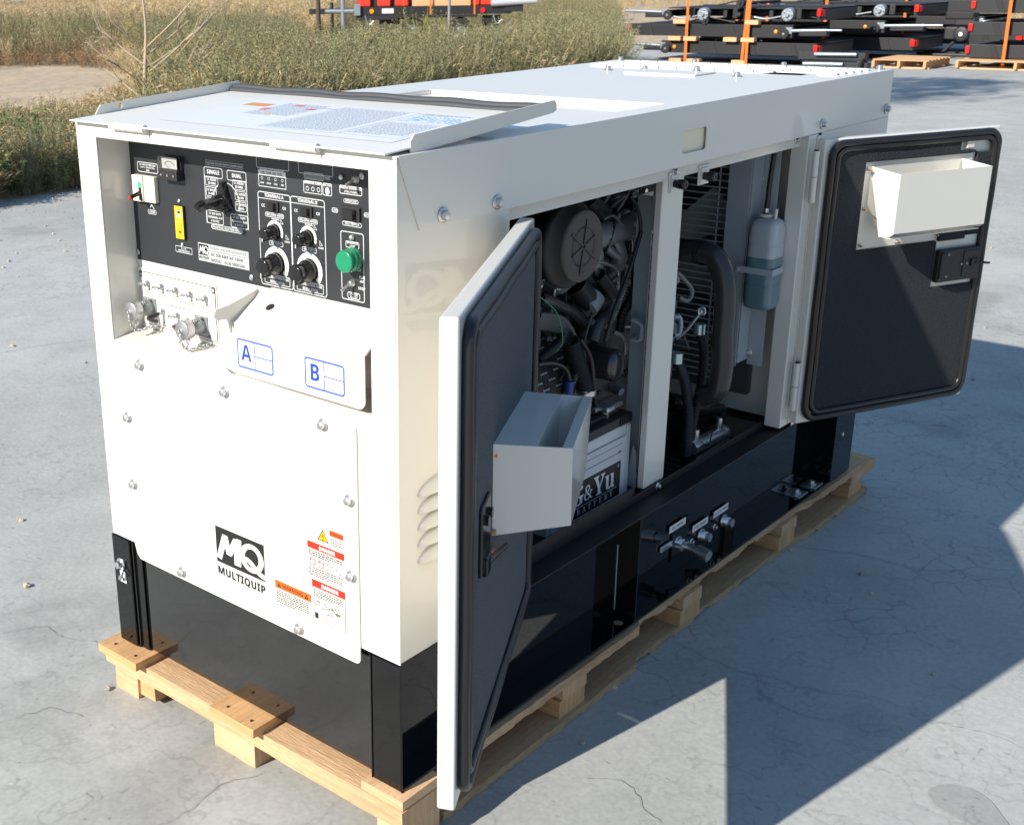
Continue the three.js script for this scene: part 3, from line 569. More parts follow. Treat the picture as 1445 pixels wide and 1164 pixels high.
    // terminals
    for (const [a, n] of [[-.410, 'A'], [-.323, 'B']]) {
      const m = a + .043, dx = a + .410;
      rrect(a, a + .0855, .9065, 1.081, .005, 4.2); c.lineWidth = 3.2; c.beginPath(); c.moveTo(x(a), y(1.0695)); c.lineTo(x(a + .0855), y(1.0695)); c.stroke();
      text('TERMINAL:' + n, m, 1.0755, .0085); text('CC', a + .013, 1.056, .0075); text('CV', a + .069, 1.056, .0075);
      rrect(a + .018, a + .067, 1.037, 1.0445, .003, 3); text('WELDING MODE', m, 1.041, .0058); text('NORMAL', m + .002, 1.034, .005);
      c.lineWidth = .0062 * PX; c.strokeStyle = '#e8e8e6'; c.beginPath(); c.arc(x(m - .001), y(1.010), .0185 * PX, Math.PI * 1.1, Math.PI * 2.15); c.stroke();
      c.lineWidth = .0105 * PX; c.beginPath(); c.arc(x(m), y(.950), .0275 * PX, Math.PI * 1.0, Math.PI * 2.25); c.stroke();
      c.strokeStyle = bg; c.lineWidth = 2; for (let i = 0; i < 11; i++) { const t = Math.PI * (1.1 + 1.05 * i / 10); c.beginPath(); c.moveTo(x(m - .001) + Math.cos(t) * .015 * PX, y(1.01) + Math.sin(t) * .015 * PX); c.lineTo(x(m - .001) + Math.cos(t) * .022 * PX, y(1.01) + Math.sin(t) * .022 * PX); c.stroke(); const t2 = Math.PI * (1 + 1.25 * i / 10); c.beginPath(); c.moveTo(x(m) + Math.cos(t2) * .022 * PX, y(.95) + Math.sin(t2) * .022 * PX); c.lineTo(x(m) + Math.cos(t2) * .033 * PX, y(.95) + Math.sin(t2) * .033 * PX); c.stroke(); }
      c.strokeStyle = ink; text('SOFT', a + .013, .995, .005); text('HARD', a + .074, .995, .005); rrect(a + .026, a + .062, .984, .992, .002, 3); text('ARC FORCE', m + .001, .988, .0055);
      c.lineWidth = 2.6; for (const [tx, ty] of [[.058, 1.027], [.071, 1.0]]) { c.beginPath(); c.moveTo(x(a + tx), y(ty)); c.lineTo(x(a + tx), y(ty + .008)); c.lineTo(x(a + tx + .007), y(ty)); c.closePath(); c.stroke(); }
      rrect(a + .009, a + .077, .9105, .9275, .002, 3.4); text('CURRENT/VOLTAGE', m, .923, .0068); text('REGULATOR', m, .915, .0068);
    }
    // right box
    rrect(-.199, -.145, .9115, 1.033, .004, 4); rrect(-.187, -.156, 1.006, 1.0165, .002, 3.4); text('OPERATION', -.1715, 1.0137, .0048); text('LAMP', -.1715, 1.0088, .0048); rrect(-.186, -.153, .967, .976, .001, 3); text('AIR HEAT', -.1695, .9718, .0055);
    text('RUN', -.150, .956, .0068); c.fillRect(x(-.155), y(.9482), .008 * PX, 3); text('OFF', -.150, .949, .005); text('STOP', -.151, .936, .0068); rrect(-.185, -.156, .9145, .9255, .003, 3.4); text('STARTER', -.1705, .9222, .0048); text('SWITCH', -.1705, .9175, .0048);
    // name plate
    c.fillStyle = '#b4b6b6'; c.fillRect(x(-.593), y(.962), .149 * PX, .036 * PX); drawMQ(c, x(-.5915), y(.9595), .030 * PX, .029 * PX, '#0c0d0e', '#b4b6b6', true);
    text('ENGINE WELDER GENERATOR', -.503, .9555, .0075, '#63666a'); c.strokeStyle = '#8d9092'; c.lineWidth = 2; c.strokeRect(x(-.5575), y(.9605), .112 * PX, .0095 * PX); c.strokeStyle = '#34373a'; c.beginPath(); c.moveTo(x(-.5575), y(.949)); c.lineTo(x(-.445), y(.949)); c.stroke();
    text('DC 500 AMP/AC 14kW', -.555, .9425, .0092, '#121315', 'left', 'bold'); text('MODEL   DLW-500ESA4', -.555, .9315, .0092, '#121315', 'left', 'bold');
  });
  part('panel_print', quadXY(X0 + .001, X1 - .001, Y0, Y1, Z), printMat(tex, { roughness: .42 }), CP);
  const P = (n, g, m) => part(n, g, m, CP);
  const rim = (x, y, r, h, prof, mat, n) => P(n, aim(lathe(prof.map(([a, b]) => [a * r, b * h]), 28), [x, y, Z], [0, 0, 1]), mat);
  // breaker
  P('breaker', [box(-.774, -.741, 1.027, 1.080, Z, Z + .014, .0012), box(-.741, -.706, 1.027, 1.080, Z, Z + .010, .0012)], M.ivory);
  P('breaker_window', [box(-.753, -.744, 1.030, 1.067, Z + .0136, Z + .0145)], M.plasticMat); P('breaker_flag', box(-.753, -.744, 1.056, 1.067, Z + .0146, Z + .0152), std([.03, .62, .25], .4));
  P('breaker_lever', [cyl([-.7485, 1.046, Z + .012], [-.7485, 1.039, Z + .040], .0048, .004, 10)], M.plasticBlack); P('lever_tip', cyl([-.7485, 1.039, Z + .040], [-.7485, 1.0382, Z + .0435], .0042, .003, 10), M.red);
  // meter
  P('meter', [box(-.676, -.622, 1.080, 1.101, Z, Z + .019, .002), box(-.676, -.622, 1.101, 1.126, Z, Z + .006)], M.plasticMat);
  P('meter_face', quadXY(-.672, -.626, 1.1025, 1.124, Z + .0135), printMat(canvasTex(128, 64, (c, w, h) => { c.fillStyle = '#b9bab6'; c.fillRect(0, 0, w, h); c.strokeStyle = '#222'; c.lineWidth = 3; c.beginPath(); c.arc(64, 74, 52, Math.PI * 1.2, Math.PI * 1.8); c.stroke(); for (let i = 0; i < 9; i++) { const t = Math.PI * (1.2 + .6 * i / 8); c.beginPath(); c.moveTo(64 + 52 * Math.cos(t), 74 + 52 * Math.sin(t)); c.lineTo(64 + 58 * Math.cos(t), 74 + 58 * Math.sin(t)); c.stroke(); } c.beginPath(); c.moveTo(64, 66); c.lineTo(24, 34); c.stroke(); c.fillStyle = '#333'; c.font = '14px sans-serif'; c.fillText('V', 60, 58); })));
  P('meter_glass', box(-.6765, -.6215, 1.1018, 1.1265, Z + .019, Z + .0205, .0006), phys([.95, .95, .96], .05, { transmission: 1, thickness: 0 }));
  for (const x of [-.668, -.649, -.630]) P('meter_screw', cyl([x, 1.090, Z + .02], [x, 1.090, Z + .0215], .0026, .0022, 10), M.zinc);
  // yellow relay
  P('relay', [box(-.6535, -.6255, .962, 1.030, Z, Z + .006, .0012)], M.plasticMat);
  P('relay_face', quadXY(-.6515, -.6262, .9635, 1.029, Z + .0066), printMat(canvasTex(128, 320, (c, w, h) => { c.fillStyle = '#efb61a'; c.fillRect(0, 0, w, h); c.fillStyle = '#eceae0'; c.fillRect(40, 40, 54, 72); c.fillStyle = '#333'; c.fillRect(44, 44, 46, 30); lines(c, 46, 82, 44, 3, 9, 4, '#777'); c.fillRect(46, 150, 8, 14); c.fillRect(70, 150, 8, 14); c.strokeStyle = '#5c4a10'; c.lineWidth = 4; c.strokeRect(46, 206, 50, 62); c.fillStyle = '#5c4a10'; c.fillRect(52, 240, 38, 22); lines(c, 40, 284, 60, 1, 9, 5, '#8a6a10'); })));
  // main change-over switch: boss and long tapering lever
  rim(-.501, 1.050, .019, .03, [[0, 0], [1, 0], [.96, .3], [.7, .8], [.45, 1], [0, 1]], M.plasticBlack, 'switch_boss');
  {
    const A = [-.503, 1.058, Z + .012], B = [-0.474, 1.058, 0.022], d = [B[0] - A[0], B[1] - A[1], B[2] - A[2]], L = Math.hypot(...d);
    const g = extr(shape([[-.007, 0], [-.0095, L * .45], [-.0105, L * .78], [-.007, L * .97], [-.003, L], [.002, L], [.0065, L * .95], [.0095, L * .72], [.009, L * .4], [.007, 0]]), .013, .003).translate(0, 0, -.0065);
    const yA = V(d).normalize(), zA = new THREE.Vector3(.15, -.35, 1).cross(yA).cross(yA).negate().normalize(), xA = new THREE.Vector3().crossVectors(yA, zA);
    g.applyMatrix4(new THREE.Matrix4().makeBasis(zA, yA, xA.negate())); g.translate(...A);
    P('switch_lever', g, M.plasticBlack);
    P('switch_stem', cyl([-.501, 1.054, Z + .012], [-.503, 1.058, Z + .030], .014, .010), M.plasticBlack);
    P('switch_pointer', extr(shape([[-.520, 1.040], [-.505, 1.090], [-.497, 1.090], [-.478, 1.040]]), .016, .002).translate(0, 0, Z), M.plasticBlack);
  }
  // selector rockers
  for (const a of [-.410, -.323]) { P('mode_switch', box(a + .028, a + .056, 1.0475, 1.0665, Z, Z + .004, .001), M.plasticMat); const r = box(-.010, .010, -.0075, .0075, 0, .006, .001); r.rotateY(-.2); P('rocker', r.translate(a + .041, 1.057, Z + .003), M.plasticBlack); }
  P('idle_switch', box(-.195, -.150, 1.0545, 1.078, Z, Z + .005, .001), M.plasticMat); { const r = box(-.015, .015, -.0085, .0085, 0, .008, .001); r.rotateY(-.2); P('rocker', r.translate(-.172, 1.066, Z + .003), M.plasticBlack); }
  // knobs with pointed grips
  const knob = (x, y, r, h) => { rim(x, y, r, h, [[0, 0], [1, 0], [.97, .28], [.72, .36], [.62, .55], [.72, .8], [.80, .94], [.66, 1], [0, 1]], M.plasticBlack, 'knob'); P('knob_grip', box(x - r * .17, x + r * .17, y - r * .95, y + r * .78, Z + h * .45, Z + h * 1.02, .002), M.plasticBlack); P('knob_mark', box(x - .0009, x + .0009, y - r * .92, y - r * .5, Z + h * 1.02, Z + h * 1.03), M.ivory); };
  for (const a of [-.410, -.323]) { knob(a + .042, 1.010, .0145, .032); knob(a + .043, .950, .0215, .040); }
  // lamp, push button, key switch, toggle
  rim(-.1715, 1.0245, .006, .007, [[0, 0], [1, 0], [1, .4], [.8, .5], [.6, .9], [0, 1]], M.zinc, 'pilot_lamp');
  rim(-.167, .987, .021, .030, [[0, 0], [1, 0], [1, .22], [.9, .26], [.9, .34], [.99, .38], [.99, .52], [.88, .56], [.88, .64], [.95, .68], [.95, .9], [.85, 1], [.5, .97], [0, .97]], M.green, 'push_button');
  const toggle = (x, y, dx, dy, p = CP, z = Z) => { part('toggle_switch', [aim(lathe([[0, 0], [.0075, 0], [.0075, .003], [.005, .004], [.005, .010], [0, .010]], 6), [x, y, z], [0, 0, 1]), cyl([x, y, z + .008], [x + dx, y + dy, z + .024], .0022, .0034, 10)], M.steel, p); };
  toggle(-.172, .944, -.006, -.011); toggle(-.158, 1.127, -.003, -.008); rim(-.194, 1.127, .005, .006, [[0, 0], [1, 0], [1, .5], [.6, 1], [0, 1]], M.zinc, 'fuse_cap');
  for (const [x, y] of [[-.789, .916], [-.438, .9135], [-.146, 1.133], [-.641, 1.0385], [-.640, .951]]) rim(x, y, y > .95 && x < -.6 ? .0045 : .0065, .004, [[0, 0], [1, 0], [.9, .5], [.5, 1], [.45, .7], [0, .7]], M.steel, 'panel_screw');

  // --- lower left plate: remote switches and capped sockets
  const LP = part('remote_panel', plate(roundRect(-.795, -.543, .756, .885, .010), -.0793, .0025), M.white), Zl = -.0765;
  part('remote_print', quadXY(-.788, -.546, .763, .877, Zl + .0008), printMat(canvasTex(1024, 482, (c, w, h) => {
    const x = v => (v + .788) / .242 * w, y = v => (.877 - v) / .114 * h, s = 4231;
    c.fillStyle = '#d6d4cd'; c.fillRect(0, 0, w, h); c.strokeStyle = '#111'; c.lineWidth = 6; c.strokeRect(3, 3, w - 6, h - 6);
    c.beginPath(); c.moveTo(x(-.645), 0); c.lineTo(x(-.645), y(.817)); c.lineTo(x(-.690), y(.817)); c.lineTo(x(-.690), h); c.stroke();
    c.fillStyle = '#222'; c.fillRect(2, 2, 40, 52); c.fillRect(w - 44, 2, 42, 52); c.fillStyle = '#fff'; c.font = 'bold 40px sans-serif'; c.textAlign = 'center'; c.textBaseline = 'middle'; c.fillText('A', 22, 29); c.fillText('B', w - 23, 29);
    c.fillStyle = '#111'; c.font = 'bold 20px sans-serif';
    for (const [a, b] of [[-.760, .853], [-.714, .853], [-.667, .853], [-.622, .851], [-.575, .850], [-.668, .799]]) { c.fillText(b < .82 ? '-' : 'LOCAL', x(a), y(b + .0125)); c.fillText('REMOTE', x(a), y(b - .014)); c.fillText('CURR/REMOTE', x(a), y(b - .0185)); c.fillText('REGULATOR', x(a), y(b - .023)); c.lineWidth = 2; c.beginPath(); c.arc(x(a - .011), y(b), 7, 0, 7); c.stroke(); }
    c.fillText('ON', x(-.716), y(.818)); c.fillText('OFF', x(-.716), y(.776)); c.fillText('POLARITY', x(-.667), y(.771)); c.fillText('ON', x(-.634), y(.818));
    c.fillStyle = '#555'; c.fillRect(x(-.776), y(.778), 170, 34); c.fillRect(x(-.612), y(.776), 190, 36);
  })), LP);
  for (const [x, y] of [[-.760, .853], [-.714, .853], [-.667, .853], [-.622, .851], [-.575, .850], [-.668, .799]]) toggle(x, y, -.002, .003, LP, Zl);
  for (const [x, y] of [[-.716, .799], [-.634, .794]]) { toggle(x, y, -.004, -.005, LP, Zl); part('switch_bat', cyl([x - .001, y - .002, Zl + .012], [x - .006, y - .008, Zl + .036], .0035, .0055, 10), M.plasticBlack, LP); }
  for (const [x, y] of [[-.757, .803], [-.592, .792]]) {
    const s = part('remote_socket', [box(x - .020, x + .020, y - .020, y + .020, Zl, Zl + .004, .001), aim(lathe([[0, 0], [.017, 0], [.017, .018], [.0155, .020], [.0155, .036], [0, .036]], 24), [x, y, Zl], [0, 0, 1])], M.engineGrey, LP);
    part('socket_cap', aim(lathe([[0, .034], [.0195, .034], [.0205, .037], [.0205, .052], [.019, .0555], [.006, .0555], [.005, .058], [0, .058]], 28), [x, y, Zl], [0, 0, 1]), M.steel, LP);
    const ch = (pts, n) => { const c = new THREE.CatmullRomCurve3(pts.map(V)), out = []; const T = new THREE.TorusGeometry(.0034, .0011, 6, 10).scale(1, 1.5, 1); for (let i = 0; i < n; i++) { const q = c.getPointAt((i + .5) / n), t = c.getTangentAt((i + .5) / n), g = T.clone(); if (i % 2) g.rotateY(Math.PI / 2); g.applyQuaternion(new THREE.Quaternion().setFromUnitVectors(new THREE.Vector3(0, 1, 0), t)); out.push(g.translate(q.x, q.y, q.z)); } return out; };
    part('cap_chain', ch([[x, y + .002, Zl + .058], [x + .004, y - .018, Zl + .062], [x + .010, y - .038, Zl + .050], [x + .022, y - .036, Zl + .030], [x + .034, y - .03, Zl + .01]], 13), M.steel, LP);
    part('cap_chain', ch([[x + .006, y + .020, Zl + .012], [x + .010, y + .004, Zl + .044], [x + .011, y - .016, Zl + .046], [x + .009, y - .034, Zl + .05]], 9), M.steel, LP);
  }
}


// ============================================================ THE TWO DOORS
const closedRR = (x0, x1, y0, y1, r, z) => roundRect(x0, x1, y0, y1, r, 3).map(([x, y]) => [x, y, z]);
function sealLoop(x0, x1, y0, y1, r, z, rad) {
  const path = new THREE.CurvePath(), P = roundRect(x0, x1, y0, y1, r, 8), pts = [];
  for (let i = 0; i < P.length; i++) { const a = P[i], b = P[(i + 1) % P.length], d = Math.hypot(b[0] - a[0], b[1] - a[1]), n = Math.max(1, Math.round(d / .03)); for (let k = 0; k < n; k++) pts.push([a[0] + (b[0] - a[0]) * k / n, a[1] + (b[1] - a[1]) * k / n, z + .0006 * Math.sin(pts.length * .8)]); }
  return tube(pts, rad, { closed: true, rad: 10, n: 260 });
}
const DY0 = .297, DY1 = 1.045;
{ // front door: inner side is local -z
  const W = .682, D = sub('door', GEN, [.035, 0, -.33], -Math.atan2(.601, .308));
  D.userData.label = 'front door swung wide open, grey foam and an empty box pocket on its inner side';
  part('door_shell', box(0, W, DY0, DY1, 0, .027, .0045), M.white, D);
  part('foam_lining', plate(roundRect(.05, W - .05, DY0 + .045, DY1 - .045, .02).map(p => p), -.010, .010), M.foamLight, D);
  part('door_seal', [sealLoop(.020, W - .022, DY0 + .018, DY1 - .018, .03, -.008, .0095), sealLoop(.038, W - .040, DY0 + .036, DY1 - .036, .025, -.010, .0075)], M.rubber, D);
  const s0 = .140, s1 = .437, y0 = .637, y1 = .783, d = -.122;
  const TFd = [.462, .792, -.008], TBd = [.134, .766, -.008], TFo = [.402, .772, -.122], TBo = [.092, .750, -.122], BFd = [.455, .638, -.008], BFo = [.380, .634, -.122], BBo = [.150, .630, -.122], BBd = [.165, .634, -.008];
  const mix = (p, q, t) => p.map((v, i) => v + (q[i] - v) * t);
  part('door_pocket', [panel4(TFd, TFo, BFo, BFd, .0025), panel4(TFo, TBo, BBo, BFo, .0025), panel4(TBd, TBo, BBo, BBd, .0025), panel4(BFd, BFo, BBo, BBd, .0025),
    panel4(TFd, TBd, mix(TBd, TBo, .56), mix(TFd, TFo, .56), .002), panel4(mix(TFd, TFo, .56), mix(TBd, TBo, .56), mix(BBd, BBo, .56), mix(BFd, BFo, .56), .002), panel4(mix(TFd, TFo, .87), mix(TBd, TBo, .87), TBo, TFo, .002)], M.white, D);
  part('door_latch', [box(.505, .575, .625, .735, -.016, -.008, .003), cyl([.54, .635, -.016], [.44, .618, -.030], .006, .004, 10), box(.53, .56, .62, .65, -.022, -.012, .003), cyl([.525, .71, -.016], [.525, .71, -.022], .008), cyl([.555, .71, -.016], [.555, .71, -.022], .008)], M.plasticBlack, D);
  for (const [x, y] of [[.455, .772], [.455, .645], [.452, .612]]) part('rivet', cyl([x, y, -.010], [x, y, -.016], .005, .004, 8), M.brass, D);
  part('door_logo', new THREE.PlaneGeometry(.165, .128).translate(.115, .912, .0276), printMat(mqTex), D);
}
{ // rear door: inner side is local +z
  const W = .588, D = sub('door', GEN, [.026, 0, -1.585], Math.atan2(.528, .247));
  D.userData.label = 'rear door swung wide open, dark foam with an open pocket and black latch';
  part('door_shell', box(.002, W, DY0, DY1 + .004, -.027, 0, .0045), M.white, D);
  const foam = [[.045, .335], [.552, .335], [.560, .35], [.560, .628], [.405, .628], [.405, .757], [.130, .757], [.130, .986], [.500, .986], [.500, .992], [.445, .992], [.445, 1.018], [.06, 1.018], [.045, 1.0]];
  part('foam_lining', plate(foam, 0, .011, [], .0015), M.foam, D);
  part('foam_strip', [plate([[.508, .765], [.56, .765], [.56, .985], [.508, .985]], 0, .011), plate([[.41, .757], [.50, .757], [.50, .788], [.41, .788]], .0045, .010)], M.foam, D);
  part('door_seal', [sealLoop(.020, W - .012, DY0 + .014, DY1 - .008, .035, .008, .0095), sealLoop(.036, W - .026, DY0 + .030, DY1 - .022, .03, .010, .0075)], M.rubber, D);
  part('pocket_plate', plate([[.133, .759], [.403, .759], [.403, .735], [.555, .735], [.555, .79], [.498, .79], [.498, .984], [.133, .984]], .0005, .0035), M.white, D);
  const side = [[0.004, .972], [.10, .964], [.10, .815], [.088, .806], [.052, .80]];
  const sg = extr(shape(side.map(([z, y]) => [-z, y])), .0025).rotateY(Math.PI / 2);
  part('door_pocket', [box(.1605, .4595, .815, .964, .0975, .10), sg.clone().translate(.158, 0, 0), sg.clone().translate(.4598, 0, 0),
    new THREE.BoxGeometry(.299, .150, .0025).rotateX(-.32).translate(.31, .872, .029), box(.1605, .4595, .8, .8025, .052, .088)], M.white, D);
  for (const [x, y] of [[.142, .965], [.142, .865], [.142, .77], [.27, .768], [.40, .775]]) { const b = bolt([x, y, .004], [0, 0, 1], D, .62, M.zinc, 'screw'); part('screw_tip', cyl([x, y, .012], [x, y, .018], .0032, .0025, 8), M.brass, D); }
  part('latch_plate', plate([[.405, .630], [.556, .630], [.556, .7345], [.405, .7345]], .0005, .003), M.white, D);
  part('door_latch', [box(.410, .56, .644, .734, .0035, .024, .006), box(.412, .432, .65, .728, .0035, .030, .004), box(.495, .555, .655, .725, .024, .026, .001), box(.520, .548, .682, .702, .026, .031, .001), cyl([.535, .692, .03], [.575, .688, .04], .004, .003, 8)], M.plasticMat, D);
  for (const [x, y] of [[.44, .66], [.44, .72], [.49, .69], [.51, .69]]) part('latch_screw', cyl([x, y, .023], [x, y, .0262], .004, .0035, 10), M.engineGrey, D);
  part('door_stop', box(.465, .49, .998, 1.018, .0, .012, .002), M.ivory, D);
  const H = (a, b) => { const h = sub('door_hinge', GEN), x = .016, z = (a[2] + b[2]) / 2; part('hinge_knuckle', cyl([x, a[1], z], [x, (a[1] + b[1]) / 2 + .001, z], .0085), M.white, h); part('hinge_knuckle', cyl([x, (a[1] + b[1]) / 2 - .001, z], [x, b[1], z], .0085), M.white, h); part('hinge_pin', cyl([x, a[1], z], [x, a[1] + .003, z], .006), M.plasticMat, h); };
  H([0.016, 1.023, -1.553], [0.016, 0.895, -1.571]); H([0.016, 0.468, -1.577], [0.016, 0.336, -1.590]);
}
// rubber bumpers under the header
for (const z of [-.925, -1.055]) { part('bumper_bracket', [box(-.0245, -.022, 1.003, 1.046, z - .026, z + .02), box(-.0215, -.0195, 1.004, 1.04, z - .02, z + .014)], M.white); part('rubber_bumper', aim(lathe([[0, 0], [.0085, 0], [.0085, .006], [.010, .008], [.011, .022], [.009, .027], [.004, .027], [.004, .025], [0, .025]], 18), [-.0195, 1.022, z], [1, 0, 0]), M.rubber); }

// ============================================================ ENGINE BAY
// slender grey uprights and the handle
part('engine_stay', [box(-.149, -.110, .29, .975, -1.004, -1.0), box(-.149, -.145, .29, .975, -1.06, -1.004)], M.greySteel);
part('stay_gusset', flat([extr(shape([[-.114, .968], [-.100, .968], [-.104, .90], [-.110, .90]]), .004)]).translate(0, 0, -.998), M.greySteel);
part('stay_handle', tube([[-.133, .693, -1.0], [-.133, .693, -.975], [-.118, .69, -.972], [-.105, .687, -.972], [-.103, .665, -.972], [-.105, .645, -.972], [-.120, .643, -.972], [-.133, .643, -.975], [-.133, .643, -1.0]], .006, { rad: 10 }), M.greySteel);
part('stay_foot', extr(shape([[-.115, .285], [-.088, .285], [-.092, .37], [-.102, .39], [-.115, .30]]), .004).translate(0, 0, -.965), M.greySteel);

// block, head, covers: lumpy castings with ribs
{
  const E = part('engine_block', [box(-.62, -.27, .36, .66, -1.24, -.72, .02), box(-.58, -.24, .44, .62, -1.18, -.80, .02), box(-.60, -.29, .67, .80, -1.22, -.70, .015), box(-.57, -.32, .80, .90, -1.2, -.72, .03), box(-.30, -.20, .56, .70, -1.12, -.96, .02)], M.engine);
  const rib = []; for (let i = 0; i < 9; i++) rib.push(box(-.275, -.235, .63, .79, -1.2 + i * .055, -1.185 + i * .055, .004)); for (let i = 0; i < 6; i++) rib.push(cyl([-.28, .82, -.76 - i * .08], [-.24, .82, -.76 - i * .08], .016, .014, 10));
  part('casting_rib', rib, M.engineGrey, E);
  const mani = []; for (let i = 0; i < 4; i++) mani.push(tube([[-.30, .79, -.80 - i * .11], [-.22, .79, -.80 - i * .11], [-.19, .83, -.80 - i * .10], [-.20, .88, -.82 - i * .08]], .019));
  part('intake_manifold', [mani, tube([[-.20, .885, -.76], [-.19, .89, -.9], [-.20, .89, -1.12]], .030)], M.engineGrey, E);
  const nb = []; for (let i = 0; i < 60; i++) { const x = rr(-.30, -.19), y = rr(.46, .99), z = rr(-1.18, -.66), s = rr(.006, .02); nb.push(i % 3 ? cyl([x, y, z], [x + s * 1.6, y + rr(-.01, .01), z + rr(-.01, .01)], s * .7, s * .55, 8) : box(x - s, x + s, y - s * .7, y + s * .7, z - s, z + s, .003)); }
  part('fitting', nb, M.engineGrey, E);
  const sc = []; for (let i = 0; i < 26; i++) { const x = rr(-.26, -.19), y = rr(.5, .98), z = rr(-1.15, -.68); sc.push(cyl([x, y, z], [x + .012, y, z], .0075, .007, 6)); }
  part('engine_bolt', sc, M.zinc, E);
  // air cleaner
  const ac = part('air_cleaner', [cyl([-.56, .912, -.705], [-.145, .912, -.705], .082, .082, 40), aim(lathe([[.080, 0], [.092, 0], [.0945, .006], [.0935, .018], [.08, .022]], 48), [-.15, .912, -.705], [1, 0, 0])], M.plasticMat, E);
  const AC = [-.118, .912, -.705];
  part('air_cleaner_cap', [aim(lathe([[.090, -.022], [.0905, -.012], [.079, -.008], [.0775, .012], [.074, .018], [.044, .0175], [.042, .0135], [.040, .0135], [.038, .0175], [0, .0175]], 48), AC, [1, 0, 0]), box(-.1005, -.0985, .85, .857, -.715, -.695, .0008)], M.cap, E);
  const sp = []; for (const a of [80, 20, -35]) { const t = a * Math.PI / 180; const g = box(-.0025, .0025, -.056 * (a === 20 ? .8 : 1), .056 * (a === 20 ? .8 : 1), -.001, .0012); g.rotateZ(t - Math.PI / 2); g.rotateY(Math.PI / 2); sp.push(g.translate(-.0994, .912, -.705)); }
  part('cap_slot', sp, M.rubber, E);
  // hoses and pipes
  const hose = (n, pts, r, mat = M.hose, o = {}) => part(n, tube(pts, r, o), mat, E);
  const clampAt = (p, d, r) => part('hose_clamp', aim(lathe([[r * 1.02, -.006], [r * 1.08, -.006], [r * 1.08, .006], [r * 1.02, .006]], 20), p, d), M.zinc, E);
  hose('radiator_hose', [[-0.200, 0.978, -0.876], [-0.200, 0.950, -0.917], [-0.200, 0.920, -0.953], [-0.200, 0.890, -0.983], [-0.200, 0.863, -0.989], [-0.200, 0.841, -0.967]], .018, M.hoseGloss);
  hose('conduit', [[-0.185, 0.888, -0.912], [-0.185, 0.856, -0.942], [-0.185, 0.829, -0.992], [-0.185, 0.815, -1.042], [-0.185, 0.813, -1.070]], .011, M.engineGrey, { pitch: .008 });
  hose('steel_pipe', [[-0.170, 0.933, -0.891], [-0.170, 0.936, -0.930], [-0.170, 0.901, -0.980], [-0.170, 0.865, -1.021], [-0.170, 0.838, -1.025]], .0035, M.steel);
  hose('steel_pipe', [[-0.165, 0.843, -0.865], [-0.165, 0.825, -0.919], [-0.165, 0.807, -0.954], [-0.165, 0.791, -0.961], [-0.165, 0.782, -0.930]], .004, M.steel);
  hose('steel_pipe', [[-0.180, 0.655, -1.008], [-0.180, 0.648, -1.051], [-0.180, 0.629, -1.082], [-0.180, 0.628, -1.105]], .004, M.steel);
  hose('outlet_elbow', [[-0.190, 0.800, -0.817], [-0.190, 0.776, -0.845], [-0.190, 0.752, -0.872], [-0.190, 0.738, -0.900], [-0.190, 0.739, -0.940]], .027, M.rubber);
  part('elbow_clamp', cyl(...[[-0.190, 0.733, -0.861], [-0.190, 0.756, -0.892]], .031, .031, 18), M.engineGrey, E);
  hose('breather_hose', [[-0.170, 0.809, -0.882], [-0.170, 0.770, -0.929], [-0.170, 0.736, -0.952], [-0.170, 0.710, -0.931], [-0.170, 0.692, -0.892], [-0.170, 0.656, -0.869]], .0155, M.hoseGloss);
  hose('breather_hose', [[-0.200, 0.786, -0.698], [-0.200, 0.753, -0.779], [-0.200, 0.714, -0.852], [-0.200, 0.677, -0.884], [-0.200, 0.649, -0.873], [-0.200, 0.651, -0.891]], .014, M.hoseGloss);
  hose('conduit', [[-0.175, 0.805, -1.040], [-0.175, 0.764, -1.055], [-0.175, 0.721, -1.039], [-0.175, 0.690, -1.003], [-0.175, 0.668, -0.998], [-0.175, 0.650, -0.993]], .012, M.hose, { pitch: .007 });
  hose('control_cable', [[-0.115, 0.903, -0.963], [-0.115, 0.853, -0.941], [-0.115, 0.801, -0.910], [-0.115, 0.740, -0.866], [-0.115, 0.674, -0.833]], .0048, M.rubber);
  hose('control_cable', [[-0.118, 0.988, -0.912], [-0.118, 0.951, -0.949], [-0.118, 0.903, -0.965], [-0.118, 0.873, -0.951], [-0.118, 0.805, -0.921]], .0042, M.rubber);
  for (let i = 0; i < 7; i++) { const o = i * 15; hose('battery_cable', [[-0.190, 0.755, -0.682], [-0.190, 0.741, -0.734], [-0.190, 0.722, -0.779], [-0.190, 0.684, -0.826], [-0.190, 0.655, -0.841]].map((p, k) => [p[0] - .002 * i, p[1] - o * .00033 * (k < 3 ? 1 : .5), p[2] + (k > 2 ? -.003 * (i - 3) : 0)]), .0068, std([.09, .095, .10], .4)); }
  hose('conduit', [[-0.165, 0.680, -0.772], [-0.165, 0.636, -0.795], [-0.165, 0.591, -0.820], [-0.165, 0.542, -0.845], [-0.165, 0.532, -0.855]], .021, M.hose, { pitch: .007 });
  clampAt([-0.165, 0.542, -0.845], [0, 1, 0], .0215);
  hose('starter_cable', [[-0.160, 0.659, -0.635], [-0.160, 0.644, -0.706], [-0.160, 0.616, -0.752], [-0.160, 0.585, -0.768]], .0062, M.rubber);
  part('cable_lug', cyl(...[[-0.160, 0.588, -0.768], [-0.160, 0.559, -0.765]], .011, .009, 12), std([.02, .05, .25], .4), E);
  hose('earth_wire', [[-0.170, 0.803, -0.654], [-0.170, 0.778, -0.691], [-0.170, 0.750, -0.723], [-0.170, 0.680, -0.746], [-0.170, 0.665, -0.719]], .0016, M.green);
